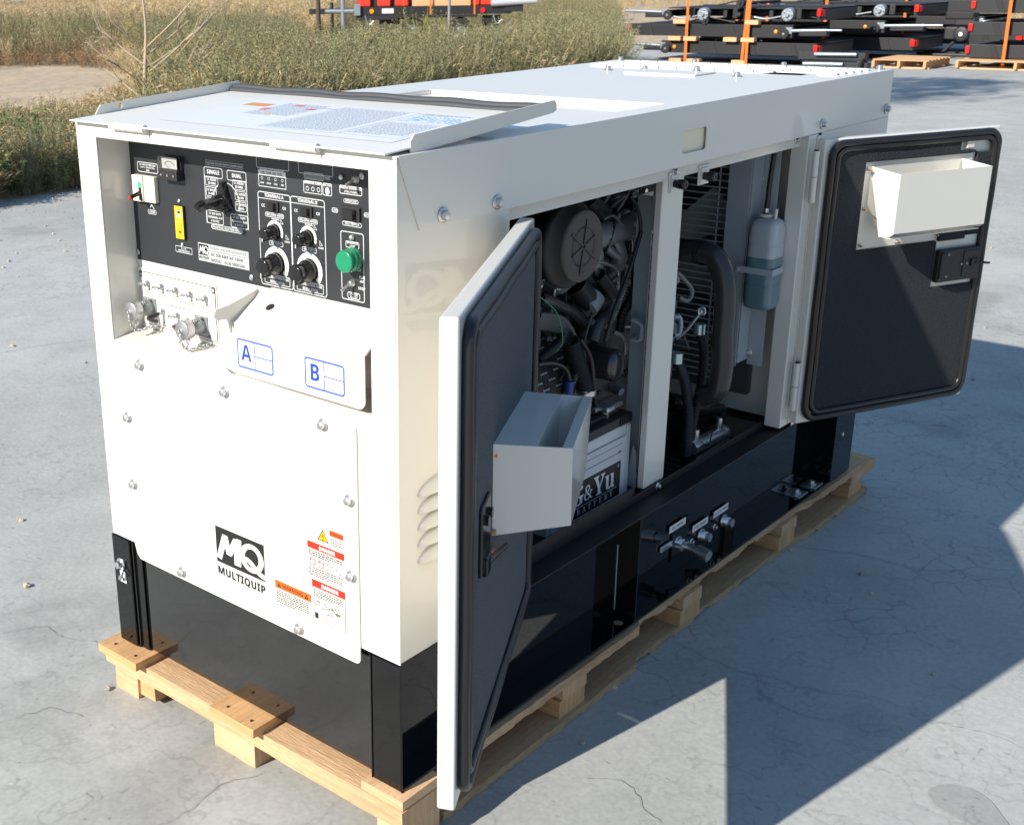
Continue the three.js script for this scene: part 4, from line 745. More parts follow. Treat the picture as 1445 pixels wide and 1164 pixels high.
  hose('conduit', [[-0.180, 0.653, -0.671], [-0.180, 0.662, -0.702], [-0.180, 0.677, -0.749], [-0.180, 0.693, -0.765]], .012, M.hose, { pitch: .007 });
  hose('fuel_line', [[-0.150, 0.684, -0.786], [-0.150, 0.630, -0.832], [-0.150, 0.571, -0.850], [-0.150, 0.512, -0.863], [-0.150, 0.479, -0.872]], .0058, M.rubber);
  hose('steel_pipe', [[-0.150, 0.670, -0.924], [-0.150, 0.652, -0.962], [-0.150, 0.624, -0.983], [-0.150, 0.602, -0.982]], .005, M.engineGrey);
  for (let i = 0; i < 44; i++) { const x = rr(-.28, -.17), y = rr(.58, 1.0), z = rr(-1.15, -.75); hose(i % 2 ? 'conduit' : 'wire', [[x, y, z], [x + rr(-.02, .05), y + rr(-.08, .08), z + rr(-.06, .06)], [x + rr(-.02, .05), y + rr(-.14, .05), z + rr(-.1, .1)], [x - .03, y + rr(-.2, .1), z + rr(-.12, .12)]], i % 2 ? .009 : .0035, i % 3 ? M.hoseGloss : i % 4 ? M.engineGrey : M.steel, i % 2 ? { pitch: .007 } : {}); }
  // oil filter
  const of = [-0.120, 0.594, -0.914], ob = [of[0] - .13, of[1], of[2]];
  part('oil_filter', [aim(lathe([[0, 0], [.036, 0], [.038, .01], [.038, .112], [.034, .122], [.024, .127], [.01, .129], [0, .129]], 36), [of[0] - .129, of[1], of[2]], [1, 0, 0])], phys([.03, .028, .028], .25, { clearcoat: .6 }), E);
  // alternator drum with its slotted screen
  const ad = part('alternator', [cyl([-.35, .55, -.42], [-.35, .55, -.86], .155, .155, 40)], std([.40, .42, .42], .4), E);
  const sl = []; for (let r = 0; r < 17; r++) for (let k = 0; k < 26; k++) { const t = (k + (r % 2) * .5) / 26 * Math.PI * 2; const g = box(.154, .1565, -.0162, .0162, -.0108, .0108); g.rotateZ(t); sl.push(g.translate(-.35, .55, -.43 - r * .025)); }
  tag(part('screen_slot', sl, M.plasticMat, E), null, null, null, 'stuff');
}
// battery on its tray
{
  const bx0 = -.275, bx1 = -.105, z0 = -.950, z1 = -.617;
  const B = part('battery', [box(bx0, bx1, .262, .455, z0, z1, .006), box(bx1, bx1 + .003, .27, .45, z0 + .004, z0 + .02, .001), box(bx1, bx1 + .0025, .27, .45, z1 - .03, z1 - .01, .001)], phys([.55, .56, .57], .3, { clearcoat: .3 }));
  part('battery_lid', [box(bx0 - .003, bx1 + .003, .4555, .478, z0 - .003, z1 + .003, .003), box(bx0 + .02, bx1 - .02, .478, .488, z0 + .02, z1 - .02, .003), Array.from({ length: 9 }, (_, i) => box(bx1 + .0035, bx1 + .0055, .457, .476, z1 - .05 - i * .008, z1 - .046 - i * .008)), Array.from({ length: 6 }, (_, i) => box(bx1 + .0035, bx1 + .0055, .457, .476, z0 + .01 + i * .008, z0 + .014 + i * .008))], M.plasticMat, B);
  part('battery_print', new THREE.PlaneGeometry(.215, .15).rotateY(Math.PI / 2).translate(bx1 + .0036, .352, -.820), printMat(canvasTex(860, 600, (c, w, h) => {
    c.fillStyle = '#c3c5c6'; c.fillRect(0, 0, w, h); c.fillStyle = '#3a3c40'; c.fillRect(0, 60, w - 60, 6); c.fillRect(0, 140, w - 60, 8); c.fillRect(w - 130, 128, 40, 20);
    c.fillStyle = '#0d0f12'; c.fillRect(0, 230, w - 75, 350); c.fillStyle = '#dadbdb'; c.textBaseline = 'alphabetic'; c.textAlign = 'right'; c.font = 'bold 270px serif'; c.fillText('Yu', w - 165, 460); c.font = '200px serif'; c.fillText('&', w - 545, 450); c.font = 'bold 270px serif'; c.fillText('G', w - 690, 460); c.fillRect(30, 480, w - 160, 5); c.font = 'bold 76px serif'; c.textAlign = 'left'; let x = 60; for (const ch of 'BATTERY') { c.fillText(ch, x, 556); x += 92; } c.font = '40px serif'; c.fillText('\u00AE', w - 135, 290);
  })), B);
  const tp = [-.135, .488, -.88];
  part('battery_terminal', [cyl([tp[0], .478, tp[2]], [tp[0], .506, tp[2]], .011, .009, 16), box(tp[0] - .02, tp[0] + .02, .492, .508, tp[2] - .018, tp[2] + .018, .006), cyl([tp[0] + .01, .5, tp[2] - .015], [tp[0] + .01, .5, tp[2] - .05], .0075, .0075, 8), cyl([tp[0] - .01, .498, tp[2] + .012], [tp[0] - .01, .498, tp[2] + .034], .008, .008, 6)], M.steel, B);
}
// radiator guard, fan, plates
{
  const gz = -1.52, bars = [];
  for (let i = 0; i < 34; i++) { const y = .40 + i * .0178; bars.push(cyl([-.80, y, gz], [-.170, y, gz], .0022, .0022, 6)); }
  for (let i = 0; i < 6; i++) bars.push(cyl([-.215 - i * .115, .39, gz - .004], [-.215 - i * .115, 1.02, gz - .004], .0025, .0025, 6));
  const G2 = part('radiator_guard', bars, M.greySteel);
  const bl = []; for (let i = 0; i < 7; i++) { const t = i / 7 * Math.PI * 2, g = extr(shape([[-.03, .05], [.03, .05], [.075, .27], [-.05, .29]]), .006, .002); g.rotateY(.5); g.rotateZ(t); bl.push(g.translate(-.44, .70, gz - .05)); }
  part('fan_blade', bl, std([.30, .32, .31], .5), G2);
  part('fan_hub', aim(lathe([[0, 0], [.07, 0], [.07, .03], [.05, .04], [0, .04]], 24), [-.44, .70, gz - .055], [0, 0, 1]), M.engine, G2);
  part('radiator_core', box(-.80, -.13, .34, 1.06, gz - .115, gz - .09), M.engine, G2);
  const sp = part('shroud_plate', [box(-.180, -.118, .452, 1.03, -1.503, -1.5, .0008), box(-.1175, -.1145, .46, 1.03, -1.56, -1.503), box(-.1145, -.072, .445, 1.03, -1.563, -1.56, .0008)], M.greySteel);
  for (const p of [[-0.167, 0.903, -1.560], [-0.114, 0.479, -1.560], [-0.126, 0.944, -1.560]]) bolt([p[0], p[1], -1.56], [0, 0, 1], sp, 1.1);
  bolt([-.15, .52, -1.5], [0, 0, 1], sp, .9);
}
// coolant bottle: squarish, filled to about two thirds
{
  const c = [-0.070, 0.735, -1.515], x = c[0], z = -1.515, dY = c[1] - .718;
  const body = y => { const w = .043; return w; };
  const prof = [[.583, .030], [.587, .039], [.600, .043], [.655, .0435], [.658, .041], [.664, .041], [.667, .0435], [.72, .0435], [.780, .0435], [.783, .0415], [.787, .0435], [.830, .0425], [.846, .037], [.855, .026], [.857, .0]];
  const sq = (p, k = 1) => { const N = 32, pos = [], idx = []; p.forEach(([y, w]) => { for (let i = 0; i < N; i++) { const t = i / N * Math.PI * 2, cx = Math.cos(t), cz = Math.sin(t), m = Math.pow(Math.pow(Math.abs(cx), 5) + Math.pow(Math.abs(cz), 5), -1 / 5); pos.push(x + cx * m * w * k, y + dY, z + cz * m * w * k); } }); for (let j = 0; j < p.length - 1; j++) for (let i = 0; i < N; i++) { const a = j * N + i, b = j * N + (i + 1) % N; idx.push(a, a + N, b, b, a + N, b + N); } const g = new THREE.BufferGeometry(); g.setAttribute('position', new THREE.Float32BufferAttribute(pos, 3)); g.setIndex(idx); g.computeVertexNormals(); return g; };
  const up = prof.map(([y, w]) => [y, w]).filter(p => p[0] >= .74), lo = prof.filter(p => p[0] <= .74);
  const B = part('coolant_bottle', sq([[.742, .0435], ...up]), phys([.40, .44, .46], .35, { clearcoat: .3 }));
  part('coolant', sq([[.583, .0], ...lo, [.7415, .0435]]), phys([.11, .20, .225], .3, { clearcoat: .3 }), B);
  part('bottle_cap', [aim(lathe([[0, 0], [.020, 0], [.020, .008], [.017, .010], [0, .010]], 20), [x - .008, .857 + dY, z], [0, 1, 0]), cyl([x + .02, .85 + dY, z], [x + .022, .885 + dY, z], .0055, .005, 12)], M.ivory, B);
  part('bottle_hose', tube([[x - .01, .866 + dY, z], [x - .008, .92, z], [x - .006, .97, z + .002], [x + .003, 1.06, z + .01]], .0075), M.rubber, B);
  part('hose_clamp', cyl([x - .0098, .872 + dY, z], [x - .0092, .884 + dY, z], .0088), M.zinc, B);
  B.children.length; part('bottle_strap', [box(x - .07, x + .048, .693 + dY, .712 + dY, z + .0445, z + .0468), box(x + .0465, x + .0488, .693 + dY, .712 + dY, z - .03, z + .0445), aim(lathe([[0, 0], [.009, 0], [.009, .006], [0, .006]], 6), [x - .06, .7025 + dY, z + .047], [0, 0, 1])], M.greySteel, B);
  { const k = .86, cx = x, cy = .718 + dY, cz = z; B.scale.setScalar(k); B.position.set(cx * (1 - k), cy * (1 - k), cz * (1 - k)); }
}
// lower rear of the bay: elbow, hoses, pump
{
  part('radiator_elbow', tube([[-0.258, 0.791, -1.300], [-0.192, 0.792, -1.300], [-0.131, 0.795, -1.300], [-0.096, 0.781, -1.300], [-0.074, 0.741, -1.300], [-0.064, 0.671, -1.300], [-0.063, 0.598, -1.300], [-0.058, 0.508, -1.300], [-0.068, 0.447, -1.300], [-0.101, 0.423, -1.300]], .028, { rad: 20 }), M.hoseGloss);
  const rings = []; for (const p of [[-0.144, 0.795, -1.300], [-0.136, 0.794, -1.300]]) rings.push(aim(lathe([[.028, -.002], [.0292, -.002], [.0292, .002], [.028, .002]], 24), p, [1, -.2, 0]));
  part('elbow_ring', rings, M.rubber);
  part('coolant_hose', tube([[-0.130, 0.592, -1.308], [-0.130, 0.535, -1.338], [-0.130, 0.457, -1.342], [-0.130, 0.385, -1.319], [-0.130, 0.285, -1.301]], .0125, { pitch: .007 }), M.hose);
  part('coolant_hose', tube([[-0.120, 0.549, -1.180], [-0.120, 0.479, -1.230], [-0.120, 0.405, -1.257], [-0.120, 0.316, -1.265], [-0.120, 0.245, -1.268]], .0135, { pitch: .007 }), M.hose);
  for (const p of [[-0.130, 0.595, -1.307], [-0.120, 0.551, -1.180]]) part('hose_clamp', cyl([p[0], p[1] - .012, p[2]], [p[0], p[1] + .014, p[2]], .0145), std([.45, .6, .62], .3, { metalness: .8 }));
  part('bleed_pipe', tube([[-0.140, 0.589, -1.203], [-0.140, 0.602, -1.257], [-0.140, 0.630, -1.317], [-0.140, 0.636, -1.336]], .0042), M.steel); bolt([-0.135, 0.638, -1.320], [.7, .2, .6], GEN, 1);
  part('pipe_loop', tube([[-0.150, 0.759, -1.206], [-0.150, 0.731, -1.248], [-0.150, 0.690, -1.294], [-0.150, 0.673, -1.278], [-0.150, 0.692, -1.223]], .005), M.engineGrey);
  part('pipe_loop', tube([[-0.130, 0.655, -1.168], [-0.130, 0.650, -1.200], [-0.130, 0.622, -1.209], [-0.130, 0.606, -1.203], [-0.130, 0.609, -1.175]], .005), M.greySteel);
  part('water_pump', [cyl([-.26, .64, -1.24], [-.26, .64, -1.33], .06, .05, 24), box(-.28, -.19, .56, .70, -1.26, -1.18, .015), cyl([-.22, .72, -1.25], [-.18, .74, -1.25], .03, .025, 16), cyl([-.2, .60, -1.22], [-.16, .60, -1.22], .03, .028, 16), box(-.26, -.18, .46, .53, -1.28, -1.15, .01)], M.engineGrey);
  const lamp = [-0.120, 0.280, -1.283], lb = [-0.120, 0.272, -1.461];
  part('fuel_pump', [cyl(lamp, lb, .021, .021, 24), cyl(lb, [lb[0], lb[1] + .002, lb[2] - .012], .024, .020, 24), cyl([lamp[0], lamp[1] + .01, lamp[2] - .03], [lamp[0], lamp[1] + .045, lamp[2] - .03], .010, .008, 8), cyl([lb[0], lb[1] + .01, lb[2] + .02], [lb[0], lb[1] + .05, lb[2] + .02], .010, .008, 8)], M.zinc);
  part('pump_hose', tube([[-0.150, 0.425, -1.220], [-0.150, 0.379, -1.324], [-0.150, 0.346, -1.432], [-0.150, 0.313, -1.518], [-0.150, 0.299, -1.502], [-0.150, 0.303, -1.456]], .013), M.rubber);
  part('pump_wire', tube([[lamp[0] + .02, lamp[1] + .02, lamp[2] - .02], [lamp[0] + .026, lamp[1] + .0, lamp[2] - .05], [lamp[0] + .02, lamp[1] + .03, lamp[2] - .08]], .0016), M.rubber);
}
rebase(GEN, [-.43, 0, -1.03]);


// ============================================================ THE YARD BEHIND
// small loose stones on the slab
{
  const base = new THREE.IcosahedronGeometry(1, 1), mk = k => { const g = base.clone(), p = g.attributes.position; for (let i = 0; i < p.count; i++) { const f = .75 + .5 * hash(Math.round(p.getX(i) * 50), Math.round(p.getY(i) * 50 + p.getZ(i) * 131), k); p.setXYZ(i, p.getX(i) * f, p.getY(i) * f * .65, p.getZ(i) * f); } g.computeVertexNormals(); return g; };
  const G = [mk(1), mk(2), mk(3)], col = [std([.42, .36, .28], .9), std([.30, .28, .25], .9), std([.5, .42, .32], .9)];
  const list = [
    [[-1.484, -0.130, -0.127], .020, 'brown pebble lying alone left of the black front leg'], [[-0.887, -0.130, 0.036], .015, 'tan chip on the concrete beside the left pallet block'], [[-3.580, -0.130, -1.399], .018, 'small stone beside the long crack at the left edge'],
    [[-5.139, -0.130, -2.757], .02, 'tan pebble far left, nearest to the weeds'], [[-3.106, -0.130, -1.467], .012, 'little stone on bare slab left of the generator'], [[0.003, -0.130, -0.751], .017, 'pale chip of stone against the pallet in shadow'],
    [[0.070, -0.130, -0.520], .011, 'grey stone near the lower tip of the lit patch'], [[0.214, -0.130, -1.689], .013, 'tan pebble in shade right of the pallet corner'], [[0.275, -0.130, -1.601], .008, 'tiny white chip below the tan pebble in shade'],
    [[0.540, -0.130, -1.298], .010, 'small pebble in the middle of the shaded slab'], [[-0.112, -0.130, -3.643], .016, 'dark stone below the rear door in shade'], [[0.004, -0.130, -1.704], .009, 'bit of stone just beside the pallet bottom board'],
    [[-0.830, -0.130, -6.259], .016, 'rust coloured stone on lit slab right of the rear door'], [[-0.315, -0.130, -4.461], .014, 'orange pebble on lit slab under the rear door corner'], [[-1.877, -0.130, -0.360], .014, 'dark stone on bare slab at far left'], [[-0.592, -0.130, -0.098], .008, 'crumb of stone by the middle pallet block'],
  ];
  list.forEach(([p, s, l], i) => { const m = mesh('pebble', G[i % 3], col[i % 3]); s *= .58; m.scale.setScalar(s); m.position.set(p[0], GY + s * .35, p[2]); m.rotation.y = rr(0, 6); tag(m, l, 'pebble', 'loose pebbles on the concrete'); });
  const n = 1400, im = new THREE.InstancedMesh(G[0], col[1], n), q = new THREE.Object3D(); im.name = 'gravel'; im.userData.kind = 'stuff';
  for (let i = 0; i < n; i++) { const z = rr(-16, 2), near = rnd(); q.position.set(-7.02 + near * near * near * 2.4 - .3 * rnd(), GY + .004, z); q.scale.setScalar(rr(.003, .012)); q.rotation.set(0, rr(0, 6), 0); q.updateMatrix(); im.setMatrixAt(i, q.matrix); im.setColorAt(i, lin(...(v => [v * 1.25, v * 1.1, v * .95])(rr(.7, 1.8)))); }
  scene.add(im);
}

// weeds: branching stems with narrow leaves, several kinds, scattered as instances
function weedGeo(kind, seed) {
  seedState = seed; const pos = [], nor = [], colr = [];
  const leaf = (p, d, L, w, c) => { const s = new THREE.Vector3().crossVectors(d, new THREE.Vector3(rr(-1, 1), rr(-1, 1), rr(-1, 1))).normalize().multiplyScalar(w), m = p.clone().addScaledVector(d, L * .55), e = p.clone().addScaledVector(d, L).add(new THREE.Vector3(0, -L * .12, 0)); const a = m.clone().add(s), b = m.clone().sub(s); const n = new THREE.Vector3().crossVectors(s, d).normalize(); for (const v of [p, a, b, a, e, b]) { pos.push(v.x, v.y, v.z); nor.push(n.x, n.y, n.z); colr.push(...c); } };
  const stem = (p, d, L, w, c) => leaf(p, d, L, w, c);
  const P = { // stems, height, spread, leaf length, leaf width, leaves, leaf colour, tip colour, stem colour
    sage: [26, .85, .40, .030, .0036, 34, [.19, .195, .09], [.35, .32, .165], [.29, .25, .135]],
    green: [12, .60, .7, .05, .009, 18, [.12, .17, .045], [.20, .24, .07], [.16, .17, .07]],
    straw: [34, .62, .5, .07, .004, 5, [.50, .38, .21], [.60, .47, .28], [.50, .38, .21]],
    brown: [20, .42, 1.0, .045, .006, 8, [.30, .19, .10], [.36, .24, .13], [.26, .17, .09]],
    olive: [24, .55, .55, .028, .0036, 22, [.27, .24, .09], [.36, .31, .10], [.27, .22, .10]],
  }[kind];
  const [ns, H, sp, ll, lw, nl, c1, c2, c3] = P;
  for (let i = 0; i < ns; i++) {
    const a = rr(0, 6.28), t = rr(0, 1) * sp, d = new THREE.Vector3(Math.cos(a) * t, 1, Math.sin(a) * t).normalize(), h = H * rr(.55, 1), p0 = new THREE.Vector3(rr(-.06, .06), 0, rr(-.06, .06));
    const bend = new THREE.Vector3(rr(-.2, .2), rr(-.15, .05), rr(-.2, .2));
    const at = s => p0.clone().addScaledVector(d, h * s).addScaledVector(bend, h * s * s);
    for (let k = 0; k < 3; k++) { const A = at(k / 3), B = at((k + 1) / 3), D = B.clone().sub(A), L = D.length(); stem(A, D.normalize(), L * 1.05, .0035, c3); }
    for (let k = 0; k < nl; k++) { const s = kind === 'straw' ? rr(.65, 1) : .12 + .88 * Math.sqrt(rnd()), q = at(s), az = rr(0, 6.28), ld = new THREE.Vector3(Math.cos(az), kind === 'sage' || kind === 'olive' ? rr(.5, 2.2) : rr(.1, 1.1), Math.sin(az)).normalize(), m = rr(0, 1) * s * s, v = rr(.75, 1.25); leaf(q, ld, ll * rr(.6, 1.5) * (1.2 - .4 * s), lw * rr(.7, 1.3), c1.map((x, j) => (x * (1 - m) + c2[j] * m) * v)); }
  }
  const g = new THREE.BufferGeometry(); g.setAttribute('position', new THREE.Float32BufferAttribute(pos, 3)); g.setAttribute('normal', new THREE.Float32BufferAttribute(nor, 3)); g.setAttribute('color', new THREE.Float32BufferAttribute(colr, 3));
  return g;
}
const leafMat = new THREE.MeshPhysicalMaterial({ vertexColors: true, roughness: .9, side: THREE.DoubleSide, transmission: .25, thickness: 0 });
const CAM = camera.position, bearing = (x, z) => Math.atan2(-(x - CAM.x), -(z - CAM.z)) * 180 / Math.PI;   // degrees from straight back towards the left
function scatter(name, kind, n, where, sMin, sMax, seed) {
  const V3 = [weedGeo(kind, seed), weedGeo(kind, seed + 5), weedGeo(kind, seed + 9)], lists = [[], [], []], q = new THREE.Object3D();
  seedState = seed + 77;
  let tries = 0, got = 0;
  while (got < n && tries < n * 60) { tries++; const w = where(); if (!w) continue; const [x, z, k] = w; q.position.set(x, GY - .014, z); const s = rr(sMin, sMax) * (k || 1); q.scale.set(s * rr(.85, 1.2), s, s * rr(.85, 1.2)); q.rotation.set(rr(-.1, .1), rr(0, 6.28), rr(-.1, .1)); q.updateMatrix(); lists[got % 3].push([q.matrix.clone(), lin(...(v => [v * rr(.92, 1.1), v, v * rr(.9, 1.05)])(rr(.75, 1.2)))]); got++; }
  lists.forEach((L, j) => { if (!L.length) return; const im = new THREE.InstancedMesh(V3[j], leafMat, L.length); im.name = numbered(name); im.userData.kind = 'stuff'; im.castShadow = im.receiveShadow = true; L.forEach(([m, c], i) => { im.setMatrixAt(i, m); im.setColorAt(i, c); }); scene.add(im); });
}
const inYard = (x, z) => (x > -7.1 && z > -15.4) || (z <= -15.4 && x > -7.1 - (-15.4 - z) * 1.35 - .1 && z > -19.5) || (z <= -19.5 && x > -13.7 && z > -26.6);
const polar = (b0, b1, d0, d1) => { const b = rr(b0, b1) * Math.PI / 180, d = Math.sqrt(rr(d0 * d0, d1 * d1)); return [CAM.x - Math.sin(b) * d, CAM.z - Math.cos(b) * d]; };
const sandy = (x, z) => smooth(.46, .60, fbm(x * .22 + 40, z * .22 + 60, 999, 3, 501));
const bald = (b, d) => { const u = (b - 57.5) / 4.6, w = (d - 19.5) / 6; return u * u + w * w < 1; };     // the bare sandy patch
const inTrailer = (x, z) => { const b = bearing(x, z), d = Math.hypot(x - CAM.x, z - CAM.z); return d > 26 && d < 32 && b > 33.5 && b < 46; };
const W = (b0, b1, d0, d1, keep) => () => { const [x, z] = polar(b0, b1, d0, d1); if (inYard(x, z)) return null; const b = bearing(x, z), d = Math.hypot(x - CAM.x, z - CAM.z); if (inTrailer(x, z)) return null; return keep(x, z, b, d) ? [x, z] : null; };
scatter('sage_weeds', 'sage', 2900, W(31.4, 54.5, 9, 18.6, (x, z, b, d) => rnd() < smooth(53, 48.5, b) * (.35 + .65 * sandy(x * 2.2, z * 2.2))), .45, 1.2, 1101);
scatter('sage_weeds', 'sage', 900, W(31.4, 35, 17, 27, () => true), .8, 1.25, 1103);
scatter('sage_weeds', 'sage', 1000, W(45.5, 52, 18, 30, (x, z, b, d) => true), .6, 1.15, 1105);
scatter('sage_weeds', 'sage', 600, W(31.4, 46, 34, 48, () => true), .8, 1.2, 1107);
scatter('dry_weeds', 'brown', 300, W(34, 46, 18, 34, () => true), .3, .6, 1109);
scatter('sage_weeds', 'sage', 520, W(51, 63, 8.6, 13, (x, z, b, d) => rnd() < .3 + .7 * sandy(x * 3, z * 3)), .3, .72, 1111);
scatter('olive_weeds', 'olive', 1000, W(44, 64, 9, 20, (x, z, b, d) => !bald(b, d) && rnd() < .8 - .5 * sandy(x, z)), .35, .9, 1201);
scatter('green_weeds', 'green', 300, W(50, 64, 8.4, 12, () => true), .45, .9, 1301);
scatter('sage_weeds', 'sage', 460, W(47, 66, 26, 38, (x, z, b, d) => rnd() < .3 + .7 * sandy(x, z)), .8, 1.3, 1401);
scatter('straw_grass', 'straw', 500, W(50, 66, 26, 38, () => true), .7, 1.2, 1403);
scatter('dry_weeds', 'brown', 900, W(48, 66, 8.3, 9.7, (x, z) => true), .6, 1.1, 1501);
scatter('dry_weeds', 'brown', 900, W(48, 66, 17, 27, (x, z, b, d) => !bald(b, d)), .6, 1.0, 1507);
scatter('straw_grass', 'straw', 2600, W(44, 67, 32, 52, () => true), 1.0, 1.7, 1601);
scatter('straw_grass', 'straw', 2200, W(20, 67, 48, 95, () => true), 1.0, 1.9, 1607);
scatter('straw_grass', 'straw', 1100, W(46, 62, 10, 24, (x, z, b, d) => !bald(b, d)), .5, .9, 1609);
scatter('straw_grass', 'straw', 700, () => { const x = rr(-13, 6), z = rr(-40, -27); return [x, z]; }, .8, 1.5, 1613);
scatter('dry_weeds', 'brown', 420, W(40, 54, 9, 18, (x, z) => sandy(x * 1.9, z * 1.9 + 7) > .55), .9, 1.5, 1703);
scatter('olive_weeds', 'olive', 420, W(32, 52, 10, 18, () => true), .9, 1.75, 1701);
scatter('straw_grass', 'straw', 520, W(33, 52, 10, 19, (x, z, b, d) => sandy(x * 1.6 + 9, z * 1.6) > .5), .9, 1.4, 1707);
seedState = 4242;

// bare dry shrub, one tall yellow-green weed and a bright green plant
{
  const br = [], base = [...[-98.839, -0.130, -60.158]], dist = 13, b = (43.176 + Math.atan((505.6 - 228) / 1724) * 57.2958 + .3) * Math.PI / 180, o = new THREE.Vector3(CAM.x - Math.sin(b) * dist, GY - .02, CAM.z - Math.cos(b) * dist);
  const R = new THREE.Vector3(Math.cos(b), 0, -Math.sin(b)), F = new THREE.Vector3(-Math.sin(b), 0, -Math.cos(b));
  const P = (u, h, f) => { const v = o.clone().addScaledVector(R, u).addScaledVector(F, f || 0); v.y += h; return [v.x, v.y, v.z]; };
  const limb = (pts, r) => { const c = new THREE.CatmullRomCurve3(pts.map(V)), n = 10; let prev = c.getPointAt(0); for (let i = 1; i <= n; i++) { const q = c.getPointAt(i / n); br.push(cyl(prev.toArray(), q.toArray(), r * (1 - (i - 1) / n * .75), r * (1 - i / n * .75), 6)); prev = q; } };
  const G = thing('dry_shrub', 'bare straw coloured dead shrub with long spreading twigs behind the lid', 'shrub');
  limb([P(0, 0), P(.01, .35), P(.03, .7), P(.07, 1.1), P(.06, 1.5)], .034);
  for (let i = 0; i < 13; i++) { const h = .25 + i * .06, s = i % 3 ? 1 : -1, L = s > 0 ? rr(.5, 1.05) : rr(.2, .45); const sl = rr(.62, .95), f = rr(-.4, .4); limb([P(.02, h), P(.02 + s * L * .35, h + L * sl * .33, f * .35), P(.02 + s * L * .7, h + L * sl * .72, f * .7), P(.02 + s * L, h + L * sl, f)], rr(.008, .013)); const u = .02 + s * L * .55, v = h + L * sl * .56; for (let k = 0; k < 3; k++) limb([P(u, v), P(u + s * rr(.05, .25), v + rr(.1, .25), rr(-.1, .1)), P(u + s * rr(.1, .4), v + rr(.25, .5), rr(-.2, .2))], .0045); }
  mesh('trunk', br, std([.46, .36, .25], .9), G); rebase(G, o.toArray());
}
function plant(name, label, px, py, dist, kind, n, hs, seed, tint) {
  const b = (43.176 + Math.atan((505.6 - px) / 1724) * 57.2958) * Math.PI / 180, G = thing(name, label, 'plant');
  seedState = seed; const parts = [];
  for (let i = 0; i < n; i++) { const g = weedGeo(kind, seed + i * 3); g.scale(hs * rr(.8, 1.05) * .55, hs * rr(.75, 1), hs * rr(.8, 1.05) * .55); g.translate(rr(-.16, .16), 0, rr(-.16, .16)); parts.push(g); }
  const m = new THREE.Mesh(mergeGeometries(parts), leafMat.clone()); m.material.color = lin(...tint); m.name = 'foliage'; m.castShadow = true; G.add(m);
  G.position.set(CAM.x - Math.sin(b) * dist, GY - .01, CAM.z - Math.cos(b) * dist);
}
plant('tall_weed', 'tall yellow green weed standing above the sage in front of the trailer', 600, 60, 18.5, 'olive', 8, 2.3, 2101, [1.1, 1.25, .9]);
plant('leafy_plant', 'bright green leafy plant at the left edge of the field', 8, 130, 11.5, 'green', 5, 1.35, 2201, [1.6, 1.75, 1.3]);
seedState = 909;

